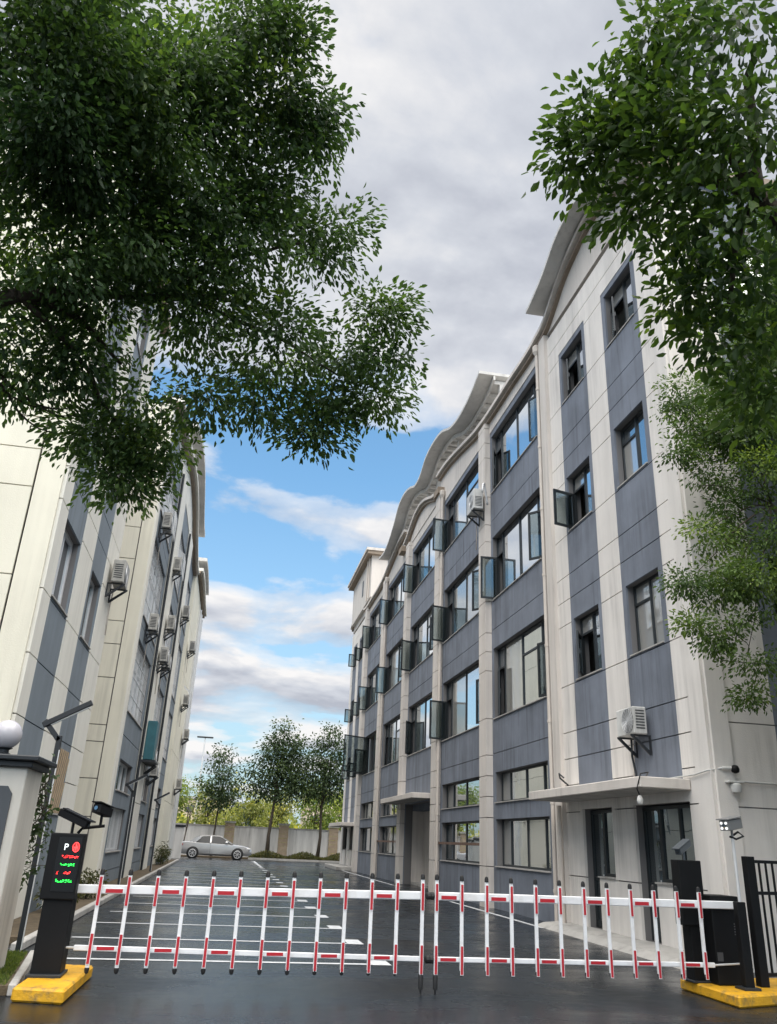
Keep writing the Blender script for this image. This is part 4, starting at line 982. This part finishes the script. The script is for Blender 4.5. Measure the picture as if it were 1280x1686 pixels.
# ------------------------------------------------------------------ far end: wall, kerb, hedge, trees, car, pole
FWY = 72.0
fw_ = thing('boundary_wall', 'rain streaked white boundary wall with tan brick piers behind the car', 'wall', (3, FWY, 0))
piers = [-9.5, -4.4, .55, 5.0, 9.2, 13.5, 18]
for a, b in zip(piers[:-1], piers[1:]):
    MB().box(a + .4, b - .4, FWY, FWY + .2, 0, 2.35).build('wall_section', wall_w, fw_)
    MB().box(a + .4, b - .4, FWY - .05, FWY + .25, 2.352, 2.45).build('coping', concrete, fw_)
for p in piers:
    for k in range(8):
        s_ = .40 if k % 2 else .385
        MB().box(p - s_, p + s_, FWY - .12, FWY + .32, k * .33 + .004, k * .33 + .315).build('brick_course', brick_m, fw_)
    MB().box(p - .46, p + .46, FWY - .2, FWY + .4, 2.645, 2.78).build('pier_cap', concrete, fw_)
kb = struct(MB().box(2.2, 12, 69.2, 69.35, 0, .14).build('kerb', concrete)); 
bed = struct(MB().box(-12, 20, 69.36, 71.9, -.05, .10).build('planting_bed', soil_m))
P = []; 
n = 9000; xs_ = RNG.uniform(2.3, 11, n); ys_ = RNG.uniform(69.5, 71.6, n); zs = .1 + RNG.uniform(0, 1, n) ** 1.5 * (.35 + .2 * np.sin(xs_ * 2.1))
me = make_leaves('hedge', np.stack([xs_, ys_, zs], 1), RNG.normal(size=(n, 3)) + np.array([0, 0, .8]), RNG.uniform(.08, .17, n), .5, RNG.uniform(0, 1, n), leaf_hedge)
hd = link('ground_cover', me, (0, 0, 0)); tag(hd, 'low ragged ground cover along the foot of the boundary wall', 'ground cover', kind='stuff')
def far_tree(name, label, x, y, h, spec, lm, trunk_r, lsize, density, lean=0, bark=None, group='trees along the boundary wall', fork=.32, twig=6, minl=60, sp=.3):
    base = Vector((x, y, 0)); crown_ = []; limbs = []
    tp_ = Vector((x + lean, y, h * .55)); mid_ = Vector((x + lean * .45, y, h * fork))
    for (dx, dz_, r) in spec:
        c = Vector((x + dx, y + random.uniform(-.6, .6), dz_)); crown_.append((tuple(c), (r, r, r * .85)))
        limbs.append((branch_path(mid_.lerp(tp_, random.uniform(.1, .9)), c, .1, 5), trunk_r * .4, trunk_r * .1))
    return tree(name, label, base, [base, base.lerp(mid_, .5) + Vector((random.uniform(-.1, .1), 0, 0)), mid_, tp_], limbs, crown_, lm, lsize, density, bark, .5, twig, sp, 0, group, .6, trunk_r, minl)
far_tree('courtyard_tree', 'tallest dark leafy tree with a leaning forked trunk in front of the boundary wall', 3.7, 70.4, 11.4,
         [(.5, 10.4, .75), (.2, 9.4, 1.1), (1.5, 9.0, 1.0), (-.6, 8.3, 1.0), (.8, 7.9, 1.3), (2.2, 7.8, 1.0), (-1.6, 7.2, .9), (.0, 6.7, 1.3), (1.6, 6.4, 1.4), (-2.0, 6.0, .7), (-.9, 5.4, 1.1), (.8, 5.0, 1.0), (2.4, 5.4, 1.1)], leaf_far, .17, (.17, .30), 120, .35)
far_tree('courtyard_tree', 'dark leafy tree with straight trunk next to the grey and white block', 7.8, 70.6, 11.4,
         [(.4, 10.6, .7), (.9, 9.6, .9), (-.4, 9.2, .9), (1.3, 8.4, 1.0), (-.3, 8.0, 1.0), (.6, 7.2, 1.3), (-1.0, 6.6, 1.0), (1.5, 6.5, 1.0), (-.2, 5.8, 1.1), (1.0, 5.4, .9), (-1.4, 5.2, .8)], leaf_far, .14, (.17, .30), 120, .15)
far_tree('courtyard_tree', 'narrow dark leafy tree standing behind the parked car', -.7, 70.5, 8.8,
         [(.1, 8.2, .6), (.9, 7.9, .45), (-.3, 7.3, .8), (.5, 6.4, .9), (1.1, 6.0, .6), (-.9, 5.7, .8), (.2, 5.2, 1.1), (.9, 4.6, .9), (-.5, 4.4, .9), (.3, 4.0, .8)], leaf_far, .10, (.17, .28), 140, .2)
far_tree('courtyard_tree', 'thin sparse tree with several stems behind the rear of the car', -3.2, 70.5, 6.2,
         [(.1, 5.6, .7), (1.0, 5.0, .7), (-.8, 4.8, .8), (.4, 4.2, .7)], leaf_grn, .08, (.12, .22), 60, .5, fork=.15)
spots = [(-8.5, 88, 7.6, 1, 'leftmost sunlit green'), (-5.2, 92, 7.0, 1, 'rounded green'), (-1.8, 90, 6.6, 0, 'low yellow'), (2.2, 86, 7.0, 0, 'golden yellow'), (5.6, 93, 6.8, 0, 'pale yellow'),
         (9.4, 88, 7.4, 1, 'broad green'), (12.5, 92, 7.0, 1, 'rightmost yellow green'), (16.5, 90, 7.5, 0, 'hidden yellow')]
names_ = ['left of the thin lamp mast', 'just right of the thin lamp mast', 'behind the narrow dark tree', 'with pale bluish trunk between the two dark trees', 'behind the forked trunk', 'between the forked and the straight trunk', 'behind the straight trunk', 'beyond the grey and white block']
for (x, y, h, kind, nm), wh in zip(spots, names_):
    sp_ = []
    for k in range(13):
        a = random.uniform(0, 2 * math.pi); rr = random.uniform(0, 2.0); sp_.append((rr * math.cos(a), h * random.uniform(.32, .95), random.uniform(.7, 1.25)))
    far_tree('roadside_tree', nm + ' tree beyond the boundary wall, ' + wh, x, y, h, sp_, (leaf_yel, leaf_grn)[kind], .18, (.2, .36), 45, random.uniform(-.2, .2), bark=bark_p if 'bluish' in wh else bark_m, group='trees beyond the boundary wall', sp=.35)
# far houses and a screen of woods well behind
def far_house(x, y, w, d, h, m, label, rows, cols):
    t = thing('far_building', label, 'building', (x, y, 0), 'buildings beyond the trees')
    MB().box(x - w / 2, x + w / 2, y, y + d, 0, h).build('wall', m, t)
    MB().box(x - w / 2 - .4, x + w / 2 + .4, y - .4, y + d + .4, h + .002, h + .5).build('roof', concrete, t)
    for r in range(rows):
        for c in range(cols):
            u = x - w / 2 + w * (c + .5) / cols; z = h * (r + .55) / rows
            wn_ = MB().box(u - .8, u + .8, y - .06, y - .002, z - .7, z + .7).build('window', frame_m, t)
            MB().box(u - .7, u + .7, y - .09, y - .062, z - .6, z + .6).build('pane', glass_r, wn_)
far_house(27, 170, 22, 12, 10.5, mat('far_beige', (.62, .52, .40), .9), 'low beige building far beyond the trees beside the grey and white block', 3, 7)
far_house(-12, 180, 26, 12, 8.5, mat('far_tan', (.60, .50, .34), .9), 'long tan building far behind the yellow trees on the left', 2, 8)
far_house(8, 190, 10, 12, 8, mat('far_grey', (.55, .56, .58), .9), 'small pale grey building far behind the middle trees', 2, 3)
nw = 16000; xw = RNG.uniform(-60, 80, nw); yw = RNG.uniform(118, 135, nw); zw = RNG.uniform(0, 1, nw) * (4.6 + 1.3 * np.sin(xw * .35) + .8 * np.sin(xw * .9 + 1))
me = make_leaves('far_woods', np.stack([xw, yw, zw], 1), RNG.normal(size=(nw, 3)), RNG.uniform(.5, 1.1, nw), .6, RNG.uniform(0, 1, nw), leaf_yel)
tag(link('far_woods', me, (0, 0, 0)), 'hazy yellow green line of woods far behind the boundary wall', 'woods', kind='stuff')
# thin lamp mast
b0 = at_y(322, 1345, 95); b1 = at_y(337, 1215, 95)
LM = thing('lamp_mast', 'thin pale lamp mast rising beyond the wall above the car', 'lamp post', (b0.x, 95, 0))
MB().tube([(b0.x, 95, 0), (b0.x, 95, b1.z)], [.13, .06], 10).build('mast', mat('pale_mast', (.62, .63, .64), .5), LM, smooth='angle')
MB().box(b0.x - .9, b0.x + .9, 94.85, 95.15, b1.z, b1.z + .16).build('lamp_head', dark_met, LM, bevel=.04)
# small end pier next to the left block
pr = thing('end_pier', 'low white pier with dark cap at the far end of the cream block', 'pier', (-3.5, 63.3, 0))
MB().box(-4.4, -2.75, 63, 63.6, 0, 2.1).build('shaft', wall_w, pr, bevel=.02); MB().box(-4.5, -2.63, 62.9, 63.7, 2.102, 2.25).build('cap', dark_met, pr, bevel=.02)

# ------------------------------------------------------------------ car (side on, nose to the right)
def car(cx, cy, L=4.85):
    t = thing('parked_car', 'silver saloon car parked across the far end of the yard', 'car', (cx, cy, 0))
    paint = mat('silver_car_paint', (.66, .65, .64), .25, .55); rub = black_rub
    H = .92
    prof = [(-2.40, .45, .80, .70), (-2.34, .30, .96, .80), (-2.1, .26, 1.02, .88), (-1.6, .24, 1.03, .91), (-1.0, .22, 1.00, .92), (0, .21, .98, .93), (.8, .21, .96, .93), (1.2, .22, .93, .92), (1.7, .24, .88, .90), (2.15, .26, .80, .84), (2.36, .30, .70, .74), (2.43, .38, .58, .64)]
    b = MB(); nn = 10
    for (x, zl, zh, hw) in prof:
        ring = [(x, -hw * .86, zl), (x, -hw * .97, zl + .12), (x, -hw, zl + (zh - zl) * .55), (x, -hw * .96, zh - .05), (x, -hw * .80, zh), (x, hw * .80, zh), (x, hw * .96, zh - .05), (x, hw, zl + (zh - zl) * .55), (x, hw * .97, zl + .12), (x, hw * .86, zl)]
        b.v += [(p[0] + cx, p[1] + cy, p[2]) for p in ring]
    for i in range(len(prof) - 1):
        for k in range(nn): b.f.append((i * nn + k, i * nn + (k + 1) % nn, (i + 1) * nn + (k + 1) % nn, (i + 1) * nn + k))
    b.f.append(tuple(range(nn))); b.f.append(tuple(range((len(prof) - 1) * nn, len(prof) * nn)))
    body = b.build('body', paint, t, smooth='angle')
    # cabin: dark glasshouse under a painted roof
    ca = [(-1.75, 1.0, 1.01), (-1.25, 1.0, 1.30), (-.85, 1.0, 1.41), (-.3, .98, 1.46), (.25, .98, 1.43), (.6, .97, 1.30), (1.15, .94, .97)]
    cb = MB()
    for (x, zl, zh) in ca:
        wt = .80 - (zh - zl) * .38
        for y, z in ((-.80, zl), (-wt, zh - .03), (-wt + .1, zh), (wt - .1, zh), (wt, zh - .03), (.80, zl)): cb.v.append((cx + x, cy + y, z))
    for i in range(len(ca) - 1):
        for k in range(6): cb.f.append((i * 6 + k, i * 6 + (k + 1) % 6, (i + 1) * 6 + (k + 1) % 6, (i + 1) * 6 + k))
    cb.f.append(tuple(range(6))); cb.f.append(tuple(range(36, 42)))
    cg = mat('car_window_glass', (.012, .014, .016), .12, spec=.35)
    cb.build('glasshouse', cg, t, smooth='angle')
    rf = MB(); st = [(-1.12, 1.345), (-.85, 1.41), (-.3, 1.46), (.25, 1.43), (.42, 1.375)]
    for x, zh in st:
        wt = .80 - (zh - .99) * .38
        for y, z in ((-wt - .012, zh - .045), (-wt + .095, zh + .012), (wt - .095, zh + .012), (wt + .012, zh - .045)): rf.v.append((cx + x, cy + y, z))
    for i in range(len(st) - 1):
        for k in range(3): rf.f.append((i * 4 + k, i * 4 + k + 1, i * 4 + k + 5, i * 4 + k + 4))
    rf.build('roof', paint, t, smooth='angle')
    for sd in (-1, 1):
        def yy_(z): return cy + sd * (.812 - (z - 1.0) * .375)
        for (xa_, za_, xb_, zb_, w_) in ((1.10, .96, .40, 1.36, .07), (-.34, 1.0, -.34, 1.40, .09), (-1.68, 1.0, -1.10, 1.34, .16), (-1.40, 1.0, -1.02, 1.33, .12)):
            MB().bar((cx + xa_, yy_(za_), za_), (cx + xb_, yy_(zb_), zb_), w_, .03, (0, 1, 0)).build('pillar', paint, t)
    for wx in (-1.45, 1.48):
        for sd in (-1, 1):
            y = cy + sd * .86
            MB().lathe([(.30, -.11), (.335, -.09), (.335, .09), (.30, .11)], (cx + wx, y, .335), 24, 'y').build('wheel', rub, t, smooth='angle')
            rim = MB(); yy = y + sd * .115
            rim.tube([(cx + wx + .225 * math.cos(a), yy, .335 + .225 * math.sin(a)) for a in np.linspace(0, 2 * math.pi, 21)], .022, 5, False)
            for k in range(7):
                a = 2 * math.pi * k / 7; rim.bar((cx + wx, yy, .335), (cx + wx + .22 * math.cos(a), yy, .335 + .22 * math.sin(a)), .03, .05, (0, 1, 0))
            rim.build('rim', frame_l, t)
        ar = MB(); ar.lathe([(.395, -.03), (.395, .03)], (cx + wx, cy - .895, .34), 24, 'y'); ar.build('wheel_arch', black_rub, t)
    MB().box(cx - 2.43, cx - 2.1, cy - .86, cy - .60, .76, .90).build('tail_light', mat('tail_red', (.25, .02, .02), .3), t, bevel=.02)
    MB().box(cx + 2.05, cx + 2.34, cy - .84, cy - .6, .62, .74).build('headlight', frame_l, t, bevel=.02)
    MB().box(cx + .62, cx + .80, cy - 1.05, cy - .86, .98, 1.10).build('mirror', paint, t, bevel=.03)
    MB().box(cx - .345, cx - .335, cy - .938, cy - .93, .32, 1.0).build('door_seam', rub, t); MB().box(cx - 1.7, cx + 1.7, cy - .935, cy - .85, .24, .29).build('side_skirt', rub, t)
    t.scale = (1.12, 1.0, 1.12); return t
car_o = car(-.40, 66.6)

# ------------------------------------------------------------------ left verge: lawn, kerbs, plants, creeper
lawn = struct(prism([(-3.4, 9.9), (-1.98, 10.0), (-2.32, 12.5), (-3.4, 12.3)], .002, .09).build('lawn_bed', soil_m))
n = 14000; u = RNG.uniform(0, 1, n); v = RNG.uniform(0, 1, n)
gx = -3.4 + u * (1.38 - .30 * v); gy = 9.98 + v * 2.45
ax = RNG.normal(size=(n, 3)) * .35 + np.array([0, 0, 1])
me = make_leaves('grass', np.stack([gx, gy, np.full(n, .085)], 1), ax, RNG.uniform(.025, .06, n), .12, RNG.uniform(.2, 1, n), leaf_mat('grass_blade', (.05, .085, .02), (.12, .17, .04), .3))
tag(link('grass', me, (0, 0, 0)), 'small patch of short grass at the foot of the gate pillar', 'grass', kind='stuff')
for pts in ([(-1.98, 9.95), (-1.90, 9.95), (-2.22, 12.6), (-2.32, 12.6)],):
    struct(prism(pts, .001, .11).build('kerb', concrete, None, bevel=.01))
struct(MB().box(-2.70, -2.57, 13.2, 58.0, 0, .12).build('kerb', concrete, None, bevel=.015))
struct(MB().box(-3.47, -2.705, 14.2, 58.0, -.02, .085).build('planting_bed', soil_m))
def shrub(x, y, h, r, label, n=700):
    t = thing('shrub', label, 'shrub', (x, y, .08), 'shrubs along the cream block')
    st = MB()
    for k in range(6):
        a = random.uniform(0, 6.28); st.tube([(x, y, .05), (x + r * .5 * math.cos(a), y + r * .5 * math.sin(a), h * .8)], [.012, .004], 5)
    st.build('stems', bark_m, t)
    P_, D__, T_ = crown_points([((x, y, h * .55), (r, r, h * .5))], 1, 8, .07, n, .6)
    me_ = make_leaves('foliage', P_, D__, RNG.uniform(.05, .10, len(P_)), .5, T_, leaf_hedge); o = link('foliage', me_, (x, y, .08), t); o.location = -Vector((x, y, .08)); o['kind'] = 'stuff'
shrub(-3.05, 18.5, .8, .35, 'brown green shrub behind the LED display cabinet'); shrub(-3.05, 22.2, .7, .35, 'low shrub at the foot of the cream stair block')
shrub(-3.0, 46.5, 1.1, .34, 'clipped brown shrub at the foot of the far cream block'); shrub(-3.0, 48.5, 1.0, .34, 'second clipped shrub, farther along the far cream block')
CP = thing('creeper', 'thin leafy creeper trailing down beside the gate pillar and the near lamp post', 'climbing plant', (-2.2, 11.3, 0))
vine = []; VP_, VD = [], []
for k in range(7):
    x0 = random.uniform(-2.45, -2.2); y0 = random.uniform(11.22, 11.6); pts = []
    z = 2.2 + random.uniform(-.1, .15)
    for i in range(9):
        pts.append(Vector((x0 + .03 * i * random.uniform(-1, 1.4), y0 + .02 * i, z - i * random.uniform(.12, .17))))
    mb = MB(); mb.tube(pts, [.008] * 5 + [.004] * 4, 5); mb.build('stem', bark_m, CP)
    for q in pts:
        for _ in range(7): VP_.append(q + Vector((random.gauss(0, .05), random.gauss(0, .05), random.gauss(0, .06)))); VD.append((random.gauss(0, 1), random.gauss(0, 1), random.gauss(-.6, .6)))
VP_ = np.array([list(p) for p in VP_]); VD = np.array(VD)
me = make_leaves('foliage', VP_, VD, RNG.uniform(.05, .09, len(VP_)), .55, RNG.uniform(.1, .7, len(VP_)), leaf_far); o = link('foliage', me, (0, 0, 0), CP); o.location = -Vector((-2.2, 11.3, 0)); o['kind'] = 'stuff'

# ------------------------------------------------------------------ small things on the right block
dm = thing('dome_camera', 'white dome security camera at the corner of the end wall, on the conduit', 'security camera', (8.25, 12.62, 2.74))
MB().lathe([(.02, 2.60), (.075, 2.62), (.09, 2.68), (.085, 2.74), (.06, 2.76)], (8.28, 12.60, 0), 16).build('dome', ac_white, dm, smooth='angle')
MB().box(8.14, 8.42, 12.56, 12.70, 2.765, 2.80).build('mount', ac_white, dm, bevel=.01)
d2 = thing('dome_camera', 'black ball camera on a white base above the white dome camera', 'security camera', (8.3, 12.62, 2.98))
MB().lathe([(.02, 2.92), (.06, 2.94), (.07, 2.99), (.05, 3.04), (.02, 3.055)], (8.30, 12.60, 0), 14).build('ball', black_met, d2, smooth=True)
MB().tube([(8.1, 12.66, 3.0), (8.26, 12.62, 3.0)], .03, 10).build('base', ac_white, d2)
cd = thing('conduit', 'thin white conduit running along the end wall and over the canopy', 'conduit', (9, 12.68, 2.8))
MB().tube([(8.4, 12.68, 2.80), (14, 12.68, 2.76)], .018, 8).build('pipe', ac_white, cd)
MB().tube([(7.90, 14.6, 2.90), (7.90, 13.2, 2.92), (7.90, 12.8, 2.96), (8.1, 12.66, 3.0)], .014, 8).build('pipe', ac_white, cd, smooth='angle')
dark_strip = struct if False else None
hb = thing('hanging_camera', 'small white bulb camera dangling on a black cable from the canopy', 'security camera', (7.02, 13.55, 2.5))
MB().lathe([(.015, 2.40), (.05, 2.42), (.055, 2.48), (.04, 2.53), (.02, 2.56)], (7.06, 13.6, 0), 14).build('bulb', ac_white, hb, smooth=True)
MB().tube([(7.06, 13.6, 2.55), (6.99, 13.55, 2.66), (6.965, 13.42, 2.78), (6.99, 13.38, 2.9), (7.2, 13.5, 2.94), (7.5, 14.2, 2.9)], .011, 6).build('cable', black_rub, hb, smooth=True)
wb = thing('wall_bracket', 'small bent grey bracket on the white pilaster above the canopy', 'bracket', (7.9, 18.6, 3.2))
MB().tube([(7.92, 18.75, 3.05), (7.7, 18.7, 3.2), (7.6, 18.5, 3.28), (7.65, 18.35, 3.18)], .02, 6).build('arm', dark_met, wb)
